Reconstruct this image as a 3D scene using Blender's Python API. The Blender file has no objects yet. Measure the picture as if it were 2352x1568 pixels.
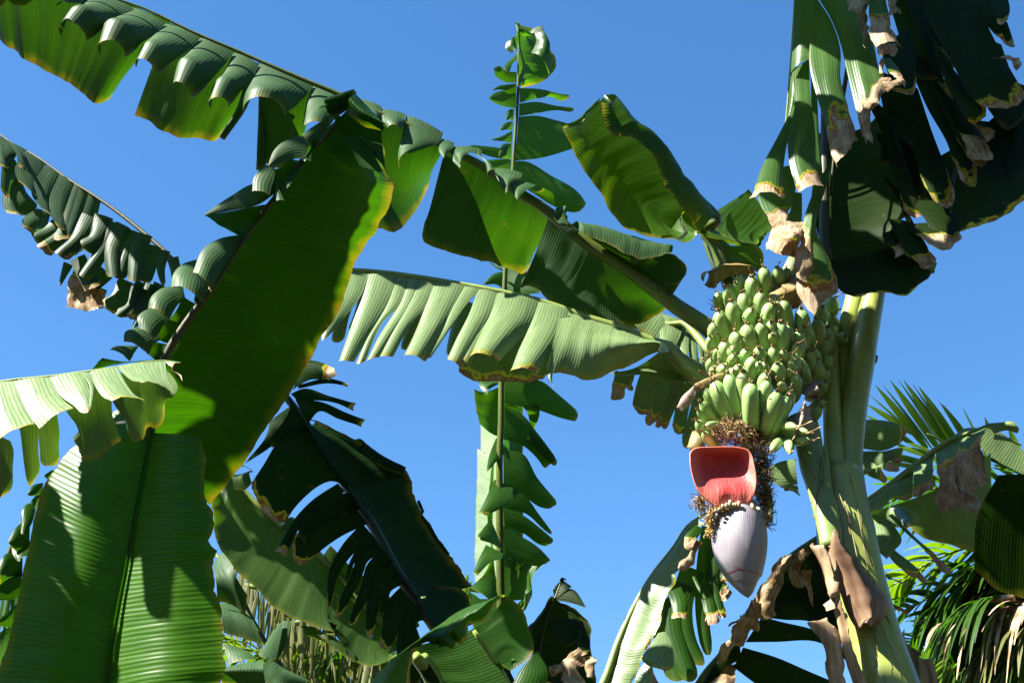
import bpy, math, random
from mathutils import Vector, Matrix, noise as mnoise
random.seed(7)
scene = bpy.context.scene
R_ = math.radians
# ---------------------------------------------------------------- camera
CAM = Vector((0, 0, 1.6)); PITCH = R_(30); LENS = 50.0
cd = bpy.data.cameras.new('camera'); cam = bpy.data.objects.new('camera', cd)
scene.collection.objects.link(cam); scene.camera = cam
cam.location = CAM; cam.rotation_euler = (R_(90) + PITCH, 0, 0)
cd.lens = LENS; cd.sensor_width = 36; cd.clip_end = 2000; cd.clip_start = 0.05
# ---------------------------------------------------------------- light
SUN = Vector((-0.62, -0.27, 0.73)).normalized()          # direction towards the sun
elev = math.asin(SUN.z); azim = math.atan2(SUN.x, SUN.y)
w = bpy.data.worlds.new('World'); scene.world = w; w.use_nodes = True
nt = w.node_tree; bg = nt.nodes['Background']
sky = nt.nodes.new('ShaderNodeTexSky'); sky.sky_type = 'NISHITA'; sky.sun_disc = False
sky.sun_elevation = elev; sky.sun_rotation = azim; sky.altitude = 300; sky.air_density = 1.0
sky.dust_density = 0.3; sky.ozone_density = 2.5
hs_ = nt.nodes.new('ShaderNodeHueSaturation'); hs_.inputs['Saturation'].default_value = 1.25
nt.links.new(sky.outputs[0], hs_.inputs['Color']); nt.links.new(hs_.outputs[0], bg.inputs[0]); bg.inputs[1].default_value = 0.05
sd = bpy.data.lights.new('sun', 'SUN'); so = bpy.data.objects.new('sun', sd)
scene.collection.objects.link(so); sd.energy = 5.0; sd.angle = R_(0.5); sd.color = (1.0, 0.95, 0.86)
so.rotation_euler = SUN.to_track_quat('Z', 'Y').to_euler(); so.location = (0, 0, 20)
vs = scene.view_settings; vs.view_transform = 'Standard'; vs.look = 'None'; vs.exposure = 2.45; vs.gamma = 1
scene.render.engine = 'CYCLES'
scene.cycles.max_bounces = 6; scene.cycles.transmission_bounces = 4; scene.cycles.transparent_max_bounces = 8
# ---------------------------------------------------------------- helpers
def at(x, y, Y):
    """picture point (2352 wide) at horizontal distance Y -> world point"""
    k = 36.0 / LENS / 2352.0
    a = (x - 1176) * k; b = -(y - 784) * k
    cp, sp = math.cos(PITCH), math.sin(PITCH)
    ray = Vector((a, cp - b * sp, sp + b * cp))
    return CAM + ray * (Y / ray.y)
OFF = {0: (0, 0, 1.0), 1: (0, 0, .3418), 2: (746.5, 0, .3418), 3: (1548, 0, .3418), 4: (0, 516.8, .3418),
       5: (746.5, 516.8, .3418), 6: (1548, 516.8, .3418), 7: (0, 1032.4, .3418), 8: (746.5, 1032.4, .3418),
       9: (1548, 1032.4, .3418), 'x': (402, 775.2, .50565), 'y': (0, 258.4, .5311), 'z': (918.7, 28.7, .49445), 'b': (1521.7, 574.2, .29297), 'd': (1521.7, 976.2, .27475)}
def p(fr, s):
    ox, oy, k = OFF[fr]; out = []
    for t in s.split():
        q = [float(v) for v in t.split(',')]
        out.append((ox + q[0] * k, oy + q[1] * k) + tuple(q[2:3]))
    return out
def rs(pts, n, lin=False):
    """resample tuples by arc length (first two coordinates), catmull-rom"""
    if len(pts) == 1: return [tuple(pts[0])] * n
    d = [0.0]
    for a, b in zip(pts, pts[1:]): d.append(d[-1] + max(1e-6, math.hypot(b[0] - a[0], b[1] - a[1])))
    out = []; m = len(pts); L = d[-1]
    for i in range(n):
        s = L * i / max(1, n - 1); k = 0
        while k < m - 2 and d[k + 1] < s: k += 1
        t = (s - d[k]) / (d[k + 1] - d[k])
        p1, p2 = pts[k], pts[k + 1]
        if lin or m == 2: out.append(tuple(a + (b - a) * t for a, b in zip(p1, p2))); continue
        p0 = pts[k - 1] if k > 0 else tuple(2 * a - b for a, b in zip(p1, p2))
        p3 = pts[k + 2] if k + 2 < m else tuple(2 * b - a for a, b in zip(p1, p2))
        h = d[k + 1] - d[k]
        h0 = (d[k] - d[k - 1]) if k > 0 else h
        h2 = (d[k + 2] - d[k + 1]) if k + 2 < m else h
        r = []
        for a, b, c, e in zip(p0, p1, p2, p3):
            m1 = h * ((c - b) / h * h0 + (b - a) / h0 * h) / (h + h0)
            m2 = h * ((e - c) / h2 * h + (c - b) / h * h2) / (h + h2)
            t2, t3 = t * t, t * t * t
            r.append((2*t3-3*t2+1)*b + (t3-2*t2+t)*m1 + (-2*t3+3*t2)*c + (t3-t2)*m2)
        out.append(tuple(r))
    return out
def addY(pts, Ya, Yb):
    n = len(pts)
    if n == 1: return [(pts[0][0], pts[0][1], Ya)]
    d = [0.0]
    for a, b in zip(pts, pts[1:]): d.append(d[-1] + math.hypot(b[0] - a[0], b[1] - a[1]))
    return [(q[0], q[1], q[2]) if len(q) > 2 else (q[0], q[1], Ya + (Yb - Ya) * d[i] / max(d[-1], 1e-6)) for i, q in enumerate(pts)]
class MB:
    def __init__(s): s.v = []; s.f = []; s.uv = []; s.dry = []; s.mi = []
    def grid(s, G, U, V, D, mi=0):
        nv = len(G); nu = len(G[0]); b = len(s.v)
        for j in range(nv):
            for i in range(nu):
                s.v.append(G[j][i]); s.uv.append((U[j][i], V[j][i])); s.dry.append(D[j][i])
        for j in range(nv - 1):
            for i in range(nu - 1):
                s.f.append((b + j*nu + i, b + j*nu + i + 1, b + (j+1)*nu + i + 1, b + (j+1)*nu + i)); s.mi.append(mi)
    def tube(s, pts, rad, seg=10, mi=0, cap=True, flat=1.0, up=None):
        """pts world Vectors, rad list"""
        b = len(s.v); n = len(pts); prev = None; L = 0
        for i, q in enumerate(pts):
            t = (pts[min(i+1, n-1)] - pts[max(i-1, 0)])
            t = t.normalized() if t.length > 1e-9 else Vector((0, 0, 1))
            ref = prev if prev is not None else (up if up is not None else (Vector((0, 1, 0)) if abs(t.y) < .9 else Vector((1, 0, 0))))
            a = (ref - t * ref.dot(t)).normalized(); c = t.cross(a); prev = a
            if i: L += (q - pts[i-1]).length
            for k in range(seg):
                th = 2 * math.pi * k / seg
                s.v.append(q + (a * math.cos(th) * flat + c * math.sin(th)) * rad[i]); s.uv.append((k / seg, L)); s.dry.append(0)
        for i in range(n - 1):
            for k in range(seg):
                k2 = (k + 1) % seg
                s.f.append((b + i*seg + k, b + i*seg + k2, b + (i+1)*seg + k2, b + (i+1)*seg + k)); s.mi.append(mi)
        if cap:
            s.f.append(tuple(b + k for k in range(seg))[::-1]); s.mi.append(mi)
            s.f.append(tuple(b + (n-1)*seg + k for k in range(seg))); s.mi.append(mi)
    def build(s, name, mats, parent=None, base=Vector((0, 0, 0)), label=None, kind=None):
        me = bpy.data.meshes.new(name)
        me.from_pydata([tuple(q - base) for q in s.v], [], s.f)
        for m in (mats if isinstance(mats, (list, tuple)) else [mats]): me.materials.append(m)
        uvl = me.uv_layers.new(name='UVMap')
        for lo in me.loops: uvl.data[lo.index].uv = s.uv[lo.vertex_index]
        at_ = me.attributes.new('dry', 'FLOAT', 'POINT'); at_.data.foreach_set('value', s.dry)
        me.polygons.foreach_set('material_index', s.mi)
        me.polygons.foreach_set('use_smooth', [True] * len(me.polygons)); me.update()
        o = bpy.data.objects.new(name, me); scene.collection.objects.link(o)
        if parent is not None: o.parent = parent
        if label: o['label'] = label
        if kind: o['kind'] = kind
        return o
def wob(u, seed):
    return (mnoise.noise(Vector((u * 22, seed, 0))) * 2.2 + mnoise.noise(Vector((u * 60, seed, 5))) * 1.1 + 2.5 * mnoise.noise(Vector((u * 7, seed, 9))))
class Leaf:
    """blade strips of one leaf gathered in one mesh, midrib in another"""
    def __init__(s): s.mb = MB(); s.rib = MB(); s.u0 = random.random() * 9; s.mi = 0
    def _emit(s, G, widths, vr, dry, wamp, rag, edge):
        nv, nu = len(G), len(G[0]); seed = random.random() * 50
        # wavy ribs along the normal
        G2 = [[None]*nu for _ in range(nv)]
        for j in range(nv):
            v = j / (nv - 1)
            for i in range(nu):
                a = G[j][min(i+1, nu-1)] - G[j][max(i-1, 0)]; b = G[min(j+1, nv-1)][i] - G[max(j-1, 0)][i]
                n = a.cross(b); n = n.normalized() if n.length > 1e-12 else Vector((0, -1, 0))
                uu = s.u0 + widths * i / max(1, nu - 1)
                q = G[j][i] + n * (wob(uu, seed) * wamp * .55 * (0.25 + 0.75 * math.sin(min(1, v * 1.3) * math.pi * .5)))
                if j == nv - 1 and rag > 0:
                    q = q + (b.normalized() if b.length > 1e-9 else b) * (mnoise.noise(Vector((uu * 60, seed, 0))) * rag + mnoise.noise(Vector((uu * 14, seed, 3))) * rag * 1.6)
                G2[j][i] = q
        if dry is not None:
            for j in range(nv):
                f = min(1, max(0, (j / (nv - 1) - dry + .04) * 8))
                if f > 0:
                    for i in range(nu):
                        q = G2[j][i]; G2[j][i] = q + mnoise.noise_vector(q * 22) * (.011 * f) + mnoise.noise_vector(q * 55) * (.005 * f)
        U = [[s.u0 + widths * i / max(1, nu-1) for i in range(nu)] for j in range(nv)]
        V = [[vr[0] + (vr[1] - vr[0]) * j / (nv-1) for i in range(nu)] for j in range(nv)]
        D = []
        for j in range(nv):
            v = j / (nv-1)
            D.append([(v - dry) * 6 if dry is not None else -1.0] * nu)
        s.mb.grid(G2, U, V, D, s.mi); s.u0 += widths + .05
    def S(s, L, Rr, Y, th=(8, 60), tip=0.12, dry=None, edge=1, wamp=.0016, rag=.003, vr=(0, 1), tw=0):
        """strip whose sides are picture polylines L and Rr; curls about its own length. th<0: hollow side to the viewer"""
        Yl = Y[0:2]; Yr = Y[2:4] if len(Y) >= 4 else Y[0:2]
        Lp = addY(L, *Yl); Rp = addY(Rr, *Yr)
        nv = 26
        a = [at(*q) for q in rs(Lp, nv)]; b = [at(*q) for q in rs(Rp, nv)]
        wd = max((b[j] - a[j]).length for j in range(nv))
        nu = max(7, min(30, int(wd / .011)))
        G = []
        for j in range(nv):
            v = j / (nv - 1)
            ax = ((a[min(j+1, nv-1)] + b[min(j+1, nv-1)]) - (a[max(j-1, 0)] + b[max(j-1, 0)])) * .5
            ch = b[j] - a[j]; wj = max(ch.length, 1e-5); c = ch / wj; m = (a[j] + b[j]) * .5
            n = ch.cross(ax)
            n = n.normalized() if n.length > 1e-9 else Vector((0, -1, 0))
            if n.dot(CAM - m) < 0: n = -n
            k = v * v * (3 - 2 * v) if len(th) == 2 else v
            T = (th[0] + (th[1] - th[0]) * k); sg = 1 if T >= 0 else -1; T = R_(max(3, abs(T)))
            row = []
            for i in range(nu):
                x = (2 * i / (nu - 1) - 1) * T
                if T <= math.pi / 2:
                    r = wj / 2 / math.sin(T); off = c * (r * math.sin(x)) + n * (sg * r * (math.cos(x) - math.cos(T)))
                else:
                    r = wj / 2; off = c * (r * math.sin(x)) + n * (sg * r * math.cos(x))
                row.append(m + off)
            G.append(row)
        if tip:
            # rounded (tip>0) or notched (tip<0) end: pull rows back along the strip
            G3 = []
            for j in range(nv):
                v = j / (nv - 1); row = []
                for i in range(nu):
                    e = abs(2 * i / (nu-1) - 1) ** 2.5
                    cut = tip * e if tip > 0 else -tip * (1 - e)
                    f = v * (1 - cut) * (nv - 1); k = min(int(f), nv - 2); t = f - k
                    row.append(G[k][i].lerp(G[k+1][i], t))
                G3.append(row)
            G = G3
        s._emit(G, wd, vr, dry, wamp, rag, edge); return s
    def Fg(s, fr, c, w0, w1, Y, th=(30, 110), **k):
        """finger: centre line and widths in frame units"""
        c = p(fr, c); sc = OFF[fr][2]; n = 9; q = rs(c, n); L = []; R2 = []
        for i, a in enumerate(q):
            d = (q[min(i+1, n-1)][0] - q[max(i-1, 0)][0], q[min(i+1, n-1)][1] - q[max(i-1, 0)][1]); l = math.hypot(*d) or 1
            wd = (w0 + (w1 - w0) * i / (n-1)) * sc / 2; nx, ny = -d[1] / l * wd, d[0] / l * wd
            L.append((a[0] - nx, a[1] - ny)); R2.append((a[0] + nx, a[1] + ny))
        return s.S(L, R2, Y, th, **k)
    def Q(s, rows, Y, sag=0.0, dry=None, wamp=.002, rag=.003, vr=(0, 1), nv=22, edge=1, cur=True):
        """patch: rows of picture polylines from the midrib outwards; Y one value or (a,b) per row; sag in metres"""
        R3 = []; nn = 60
        for r, y in zip(rows, Y):
            y = y if isinstance(y, (tuple, list)) else (y, y)
            R3.append(rs(addY(r, *y), nn))
        W = [[at(*q) for q in r] for r in R3]
        wd = max(sum((a - b).length for a, b in zip(r, r[1:])) for r in W)
        nu = max(8, min(180, int(wd / .011)))
        R3 = [rs(addY(r, *(y if isinstance(y, (tuple, list)) else (y, y))), nu) for r, y in zip(rows, Y)]
        cols = []
        for i in range(nu):
            col = [r[i] for r in R3]
            cols.append([at(*q) for q in rs(col, nv, lin=not cur)])
        G = [[cols[i][j] for i in range(nu)] for j in range(nv)]
        if sag:
            G0 = [list(r) for r in G]
            for j in range(nv):
                v = j / (nv-1)
                for i in range(nu):
                    a = G0[j][min(i+1, nu-1)] - G0[j][max(i-1, 0)]; b = G0[nv-1][i] - G0[0][i]
                    n = a.cross(b); n = n.normalized() if n.length > 1e-12 else Vector((0, -1, 0))
                    if n.dot(CAM - G[j][i]) < 0: n = -n
                    G[j][i] = G[j][i] + n * sag * math.sin(math.pi * v)
        s._emit(G, wd, vr, dry, wamp, rag, edge); return s
    def M(s, pts, Y, r0, r1, n=28, flat=1.0, e=1.0):
        q = [at(*a) for a in rs(addY(pts, *Y), n)]
        s.rib.tube(q, [r0 + (r1 - r0) * (i / (n-1)) ** e for i in range(n)], 10, flat=flat); return s
    def done(s, plant, mat, ribmat, label=None):
        b = plant.location.copy()
        o = s.mb.build('leaf', mat, plant, b, label)
        if s.rib.v: s.rib.build('midrib', ribmat, o, b)
        return o
def plant_root(name, loc, label, cat, group=None):
    o = bpy.data.objects.new(name, None); scene.collection.objects.link(o); o.location = loc; o.empty_display_size = .2
    o['label'] = label; o['category'] = cat
    if group: o['group'] = group
    return o
# ---------------------------------------------------------------- materials
def N(nt, t, **k):
    n = nt.nodes.new(t)
    for a, b in k.items(): setattr(n, a, b)
    return n
def ramp(nt, stops, src):
    r = N(nt, 'ShaderNodeValToRGB'); e = r.color_ramp.elements
    while len(e) < len(stops): e.new(.5)
    for el, (q, c) in zip(e, stops):
        el.position = q; el.color = c if len(c) == 4 else (*c, 1)
    nt.links.new(src, r.inputs[0]); return r
def math_(nt, op, a, b=None, c=None, clamp=False):
    m = N(nt, 'ShaderNodeMath', operation=op, use_clamp=clamp)
    for i, x in enumerate((a, b, c)):
        if x is None: continue
        if isinstance(x, (int, float)): m.inputs[i].default_value = x
        else: nt.links.new(x, m.inputs[i])
    return m.outputs[0]
def mixc(nt, f, a, b, mode='MIX'):
    m = N(nt, 'ShaderNodeMix', data_type='RGBA', blend_type=mode)
    if isinstance(f, (int, float)): m.inputs[0].default_value = f
    else: nt.links.new(f, m.inputs[0])
    for i, x in ((6, a), (7, b)):
        if isinstance(x, tuple): m.inputs[i].default_value = x if len(x) == 4 else (*x, 1)
        else: nt.links.new(x, m.inputs[i])
    return m.outputs[2]
def leafmat(name, ca, cb, tr, rough=.36, tmix=.42, rib=.012, bump=.38, yel=.4, brown=.5, spec=.3, wear=.25):
    m = bpy.data.materials.new(name); m.use_nodes = True; nt = m.node_tree; nt.nodes.clear()
    out = N(nt, 'ShaderNodeOutputMaterial'); uv = N(nt, 'ShaderNodeUVMap'); uv.uv_map = 'UVMap'
    sx = N(nt, 'ShaderNodeSeparateXYZ'); nt.links.new(uv.outputs[0], sx.inputs[0]); u, v = sx.outputs[0], sx.outputs[1]
    tc = N(nt, 'ShaderNodeTexCoord')
    def nz(scale, det, vec, rgh=.55):
        n = N(nt, 'ShaderNodeTexNoise'); n.inputs['Scale'].default_value = scale; n.inputs['Detail'].default_value = det
        n.inputs['Roughness'].default_value = rgh; nt.links.new(vec, n.inputs['Vector']); return n.outputs['Fac']
    cmb = N(nt, 'ShaderNodeCombineXYZ'); nt.links.new(math_(nt, 'MULTIPLY', u, 130.0), cmb.inputs[0]); nt.links.new(math_(nt, 'MULTIPLY', v, 2.5), cmb.inputs[1])
    streak = nz(1.0, 3, cmb.outputs[0]); blot = nz(3.2, 4, tc.outputs['Object']); fine = nz(38, 3, tc.outputs['Object'])
    cmb2 = N(nt, 'ShaderNodeCombineXYZ'); nt.links.new(math_(nt, 'MULTIPLY', u, 11.0), cmb2.inputs[0]); nt.links.new(math_(nt, 'MULTIPLY', v, 1.0), cmb2.inputs[1])
    lowu = nz(1.0, 2, cmb2.outputs[0])
    ph = math_(nt, 'ADD', math_(nt, 'MULTIPLY', u, 2 * math.pi / rib), math_(nt, 'MULTIPLY', lowu, 11.0))
    ph = math_(nt, 'ADD', ph, math_(nt, 'MULTIPLY', blot, .8))
    sn = math_(nt, 'MULTIPLY_ADD', math_(nt, 'SINE', ph), .5, .5)
    vein = math_(nt, 'POWER', sn, 6.0)
    col = mixc(nt, ramp(nt, [(.35, (0, 0, 0)), (.7, (1, 1, 1))], streak).outputs[0], ca, cb)
    col = mixc(nt, math_(nt, 'MULTIPLY', ramp(nt, [(.5, (0, 0, 0)), (.75, (1, 1, 1))], blot).outputs[0], .45), col, tuple(min(1, c * 1.7) for c in cb))
    col = mixc(nt, math_(nt, 'MULTIPLY', vein, .16), col, (cb[0] * 2.0 + .008, cb[1] * 1.6 + .008, cb[2] * 1.5))
    # old spots and scars
    spot = math_(nt, 'MULTIPLY', ramp(nt, [(.66, (0, 0, 0)), (.72, (1, 1, 1))], nz(22, 4, tc.outputs['Object'])).outputs[0], wear)
    col = mixc(nt, spot, col, (.10, .085, .03))
    tcol = mixc(nt, ramp(nt, [(.3, (0, 0, 0)), (.7, (1, 1, 1))], streak).outputs[0], tuple(c * .72 for c in tr), tr)
    tcol = mixc(nt, math_(nt, 'MULTIPLY', vein, .28), tcol, (tr[0] * .35, tr[1] * .45, tr[2] * .4))
    tcol = mixc(nt, math_(nt, 'MULTIPLY', ramp(nt, [(.42, (0, 0, 0)), (.75, (1, 1, 1))], blot).outputs[0], .6), tcol, (tr[0] * 1.9, tr[1] * 1.25, tr[2]))
    tcol = mixc(nt, spot, tcol, (.16, .08, .01))
    # yellow margin then brown rim
    vv = math_(nt, 'ADD', v, math_(nt, 'MULTIPLY_ADD', math_(nt, 'ADD', lowu, math_(nt, 'MULTIPLY', fine, .25)), .22, -.15))
    ye = math_(nt, 'MULTIPLY', ramp(nt, [(.90, (0, 0, 0)), (1.0, (1, 1, 1))], vv).outputs[0], yel)
    br = math_(nt, 'MULTIPLY', ramp(nt, [(.975, (0, 0, 0)), (.995, (1, 1, 1))], vv).outputs[0], brown)
    col = mixc(nt, ye, col, (.16, .15, .008)); tcol = mixc(nt, ye, tcol, (.42, .30, .008))
    col = mixc(nt, br, col, (.17, .085, .03)); tcol = mixc(nt, br, tcol, (.25, .09, .01))
    # dead dry ends
    at_ = N(nt, 'ShaderNodeAttribute'); at_.attribute_name = 'dry'
    dd = math_(nt, 'ADD', at_.outputs['Fac'], math_(nt, 'MULTIPLY_ADD', math_(nt, 'ADD', math_(nt, 'MULTIPLY', lowu, .6), math_(nt, 'MULTIPLY', nz(17, 5, tc.outputs['Object']), 1.1)), 1.9, -1.6))
    dy = ramp(nt, [(0.0, (0, 0, 0)), (.18, (1, 1, 1))], math_(nt, 'ADD', dd, .24)).outputs[0]
    tan = ramp(nt, [(.28, (.10, .055, .025)), (.45, (.26, .18, .10)), (.6, (.42, .33, .22)), (.8, (.52, .44, .34))], math_(nt, 'MULTIPLY_ADD', math_(nt, 'SUBTRACT', streak, .5), .7, nz(13, 6, tc.outputs['Object'], .7))).outputs[0]
    rimb = ramp(nt, [(.0, (0, 0, 0)), (.07, (1, 1, 1))], dd).outputs[0]
    dcol = ramp(nt, [(0, (.16, .15, .01)), (.28, (.15, .05, .008)), (.5, (.06, .022, .008)), (.62, (.25, .2, .14))], dd).outputs[0]
    dfull = ramp(nt, [(.12, (0, 0, 0)), (.2, (1, 1, 1))], dd).outputs[0]
    col = mixc(nt, dy, col, (.26, .27, .02)); col = mixc(nt, rimb, col, (.22, .09, .02)); col = mixc(nt, dfull, col, tan)
    tcol = mixc(nt, dy, tcol, (.6, .5, .03)); tcol = mixc(nt, rimb, tcol, (.35, .10, .01)); tcol = mixc(nt, dfull, tcol, (.20, .08, .02))
    pb = N(nt, 'ShaderNodeBsdfPrincipled'); nt.links.new(col, pb.inputs['Base Color'])
    rr = math_(nt, 'ADD', math_(nt, 'MULTIPLY_ADD', fine, .16, rough - .08), math_(nt, 'MULTIPLY', dfull, .4), clamp=True)
    nt.links.new(rr, pb.inputs['Roughness']); pb.inputs['Specular IOR Level'].default_value = spec * .7
    hs = math_(nt, 'ADD', math_(nt, 'MULTIPLY', sn, 1.0), math_(nt, 'MULTIPLY', streak, .8))
    hs = math_(nt, 'ADD', hs, math_(nt, 'MULTIPLY', math_(nt, 'MULTIPLY', nz(16, 4, tc.outputs['Object']), dfull), 9.0))
    bp = N(nt, 'ShaderNodeBump'); bp.inputs['Strength'].default_value = bump; bp.inputs['Distance'].default_value = .0009
    nt.links.new(hs, bp.inputs['Height']); nt.links.new(bp.outputs[0], pb.inputs['Normal'])
    tb = N(nt, 'ShaderNodeBsdfTranslucent'); nt.links.new(tcol, tb.inputs['Color']); nt.links.new(bp.outputs[0], tb.inputs['Normal'])
    mx = N(nt, 'ShaderNodeMixShader'); nt.links.new(math_(nt, 'MULTIPLY_ADD', dfull, -.12, tmix), mx.inputs[0]); nt.links.new(pb.outputs[0], mx.inputs[1]); nt.links.new(tb.outputs[0], mx.inputs[2])
    nt.links.new(mx.outputs[0], out.inputs['Surface']); return m
def plain(name, stops, scale=6, rough=.5, bump=.3, bscale=30, stretch=(1, 1, 1), spec=.4, bdist=.003, uvm=False, det=4):
    m = bpy.data.materials.new(name); m.use_nodes = True; nt = m.node_tree; pb = nt.nodes['Principled BSDF']
    tc = N(nt, 'ShaderNodeTexCoord'); mp = N(nt, 'ShaderNodeMapping'); mp.inputs['Scale'].default_value = stretch
    nt.links.new(tc.outputs['UV' if uvm else 'Object'], mp.inputs[0])
    n = N(nt, 'ShaderNodeTexNoise'); n.inputs['Scale'].default_value = scale; n.inputs['Detail'].default_value = det
    nt.links.new(mp.outputs[0], n.inputs['Vector'])
    r = ramp(nt, stops, n.outputs['Fac']); nt.links.new(r.outputs[0], pb.inputs['Base Color'])
    n2 = N(nt, 'ShaderNodeTexNoise'); n2.inputs['Scale'].default_value = bscale; n2.inputs['Detail'].default_value = 4
    nt.links.new(mp.outputs[0], n2.inputs['Vector'])
    bp = N(nt, 'ShaderNodeBump'); bp.inputs['Strength'].default_value = bump; bp.inputs['Distance'].default_value = bdist
    nt.links.new(n2.outputs['Fac'], bp.inputs['Height']); nt.links.new(bp.outputs[0], pb.inputs['Normal'])
    pb.inputs['Roughness'].default_value = rough; pb.inputs['Specular IOR Level'].default_value = spec
    return m
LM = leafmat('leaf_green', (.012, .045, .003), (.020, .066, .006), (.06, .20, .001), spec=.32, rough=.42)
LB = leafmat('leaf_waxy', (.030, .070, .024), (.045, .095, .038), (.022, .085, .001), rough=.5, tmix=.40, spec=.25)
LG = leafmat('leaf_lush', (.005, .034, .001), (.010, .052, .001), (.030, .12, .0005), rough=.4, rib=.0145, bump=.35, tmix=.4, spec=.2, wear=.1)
LP = leafmat('leaf_pale', (.110, .175, .066), (.17, .25, .11), (.04, .105, .004), spec=.6, rough=.36, rib=.011, yel=.8, tmix=.35)  # pale waxy green, raised further to paint sun glare into the base colour
LD = leafmat('leaf_dark', (.005, .014, .001), (.009, .022, .002), (.012, .04, .0005), rough=.5, tmix=.3, spec=.15)  # base darkened to paint in the black shade of the hanging leaves
RIB = plain('midrib_green', [(.3, (.045, .07, .01)), (.7, (.08, .11, .02))], scale=8, rough=.35, bump=.2, bscale=60)
RIBP = plain('midrib_pale', [(.3, (.13, .18, .035)), (.7, (.20, .25, .07))], scale=8, rough=.35, bump=.2, bscale=60)
RIBD = plain('midrib_brown', [(.3, (.022, .028, .008)), (.7, (.04, .04, .012))], scale=8, rough=.5, bump=.3, bscale=60)
# ================================================================ ground
mb = MB(); n_ = 61; half = 60.0
G = [[Vector((-half + 2*half*i/(n_-1), -half + 2*half*j/(n_-1), .12 * mnoise.noise(Vector((i * .35, j * .35, 1))) * (1 if abs(i-30) + abs(j-30) > 3 else .3))) for i in range(n_)] for j in range(n_)]
Z_ = [[0.0] * n_ for _ in range(n_)]
mb.grid(G, Z_, Z_, Z_)
gr = mb.build('ground', plain('soil_and_litter', [(.3, (.02, .015, .008)), (.5, (.03, .027, .012)), (.7, (.02, .035, .008))], scale=2.2, rough=.95, bump=.8, bscale=14, bdist=.04), kind='structure')
# ================================================================ plants
def base_of(x, y, Y, dx=0): q = at(x, y, Y); return Vector((q.x + dx, q.y, 0))
PM = plant_root('banana_plant', base_of(2060, 1568, 4.35, .12), 'tall fruiting banana plant carrying the green bunch and purple bud', 'banana plant', 'banana plants')
PF = plant_root('banana_plant', base_of(215, 1568, 4.0, .1), 'banana plant with the huge wide glossy green leaves at lower left', 'banana plant', 'banana plants')
PI_ = plant_root('banana_plant', base_of(-330, 1200, 3.4, -.9), 'banana plant whose pale torn leaf enters from the left edge', 'banana plant', 'banana plants')
PH = plant_root('banana_plant', base_of(1080, 1568, 4.75), 'banana plant with dark fringed arching leaf rising from bottom centre', 'banana plant', 'banana plants')
PV = plant_root('banana_plant', base_of(1165, 1568, 5.9, .05), 'banana plant with one tall upright torn leaf against the sky', 'banana plant', 'banana plants')
PN = plant_root('banana_plant', base_of(1330, 1568, 4.4, -.1), 'banana plant with pale upright leaf just under the purple bud', 'banana plant', 'banana plants')
PS = plant_root('banana_plant', base_of(2480, 1568, 4.6, .25), 'banana plant with broad dark drooping leaves at the right edge', 'banana plant', 'banana plants')
PK = plant_root('banana_plant', base_of(985, 1568, 5.4, .1), 'banana plant with wide streaked leaf seen behind the dark fringed leaf', 'banana plant', 'banana plants')
PC = plant_root('banana_plant', base_of(-60, 1568, 4.9, -.2), 'banana plant mostly hidden behind the glossy leaf in the lower left corner', 'banana plant', 'banana plants')
# ---------------------------------------------------------------- AC: great arching leaf of the fruiting plant
a = Leaf()
mid = [(-330, -215), (-120, -150), (70, -75)] + p(1, '770,-10 1000,70 1190,165 1350,240 1600,345 1850,455 2100,560 2330,655') + p(2, '370,765 600,860 790,975 950,1060 1100,1140 1300,1290 1500,1420') + p(5, '1640,30 1800,150 2000,270 2200,420 2352,540') + [(1625, 752), (1700, 830)]
a.M(mid, (4.0, 4.32), .003, .036, 60, e=2.4)
# far half seen from beneath
a.Q([[(-330, -215), (60, -80)] + p(1, '800,0 1145,145'), p(1, '-420,60 -200,100 0,267 60,320 100,335 150,387 230,430 330,490 430,540 480,570 560,630 640,693 665,697 740,665')], [(4.02, 4.18), (4.50, 4.60)], sag=-.02, rag=.002)
a.Q([p(1, '1130,150 1400,262 1690,390'), p(1, '1020,420 1380,600 1660,640'), p(1, '905,778 935,785 990,805 1060,865 1140,895 1210,925 1330,930 1450,945 1495,900')], [(4.19, 4.21), 4.44, (4.62, 4.65)], sag=-.015, rag=.002)
a.S(p(1, '1640,560 1600,700 1475,925'), p(1, '1720,520 1670,700 1505,945'), (4.3, 4.45), th=(30, 150), tip=0)
a.S(p(1, '1740,560 1735,800 1720,1140'), p(1, '1790,540 1790,800 1785,1150'), (4.3, 4.5), th=(60, 150), tip=0)
a.Q([p(1, '1730,420 2120,590'), p(1, '1780,1100 1900,1130 2010,1040')], [(4.22, 4.24), (4.5, 4.5)])
a.Q([p(2, '180,700 370,765 600,865 790,985'), p(2, '200,1200 420,1200 620,1190 740,1160'), p(2, '300,1530 350,1530 470,1557 500,1543 560,1480 640,1370 705,1235')], [(4.26, 4.28), (4.34, 4.46), (4.40, 4.62)], sag=-.02)
a.Q([p(2, '805,1000 1100,1140 1300,1290 1500,1420'), p(2, '745,1200 1000,1400 1250,1490 1500,1560'), p(5, '670,-20 655,70 660,100 720,145 800,170 880,200 960,215 1040,240 1130,250 1180,275 1260,300 1330,325 1375,285')], [(4.27, 4.29), (4.38, 4.50), (4.46, 4.74)], sag=-.025)
a.Q([p(5, '1500,-50 1640,30 1800,150 2000,270 2200,420 2310,520'), p(5, '1420,150 1600,330 1900,480 2250,550'), p(5, '1375,285 1340,350 1318,425 1345,410 1430,430 1480,490 1600,550 1680,600 1750,612 1850,650 1950,672 2050,677 2120,660 2200,620 2260,590 2310,550')], [(4.30, 4.32), (4.34, 4.42), (4.34, 4.48)], sag=-.03)
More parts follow.
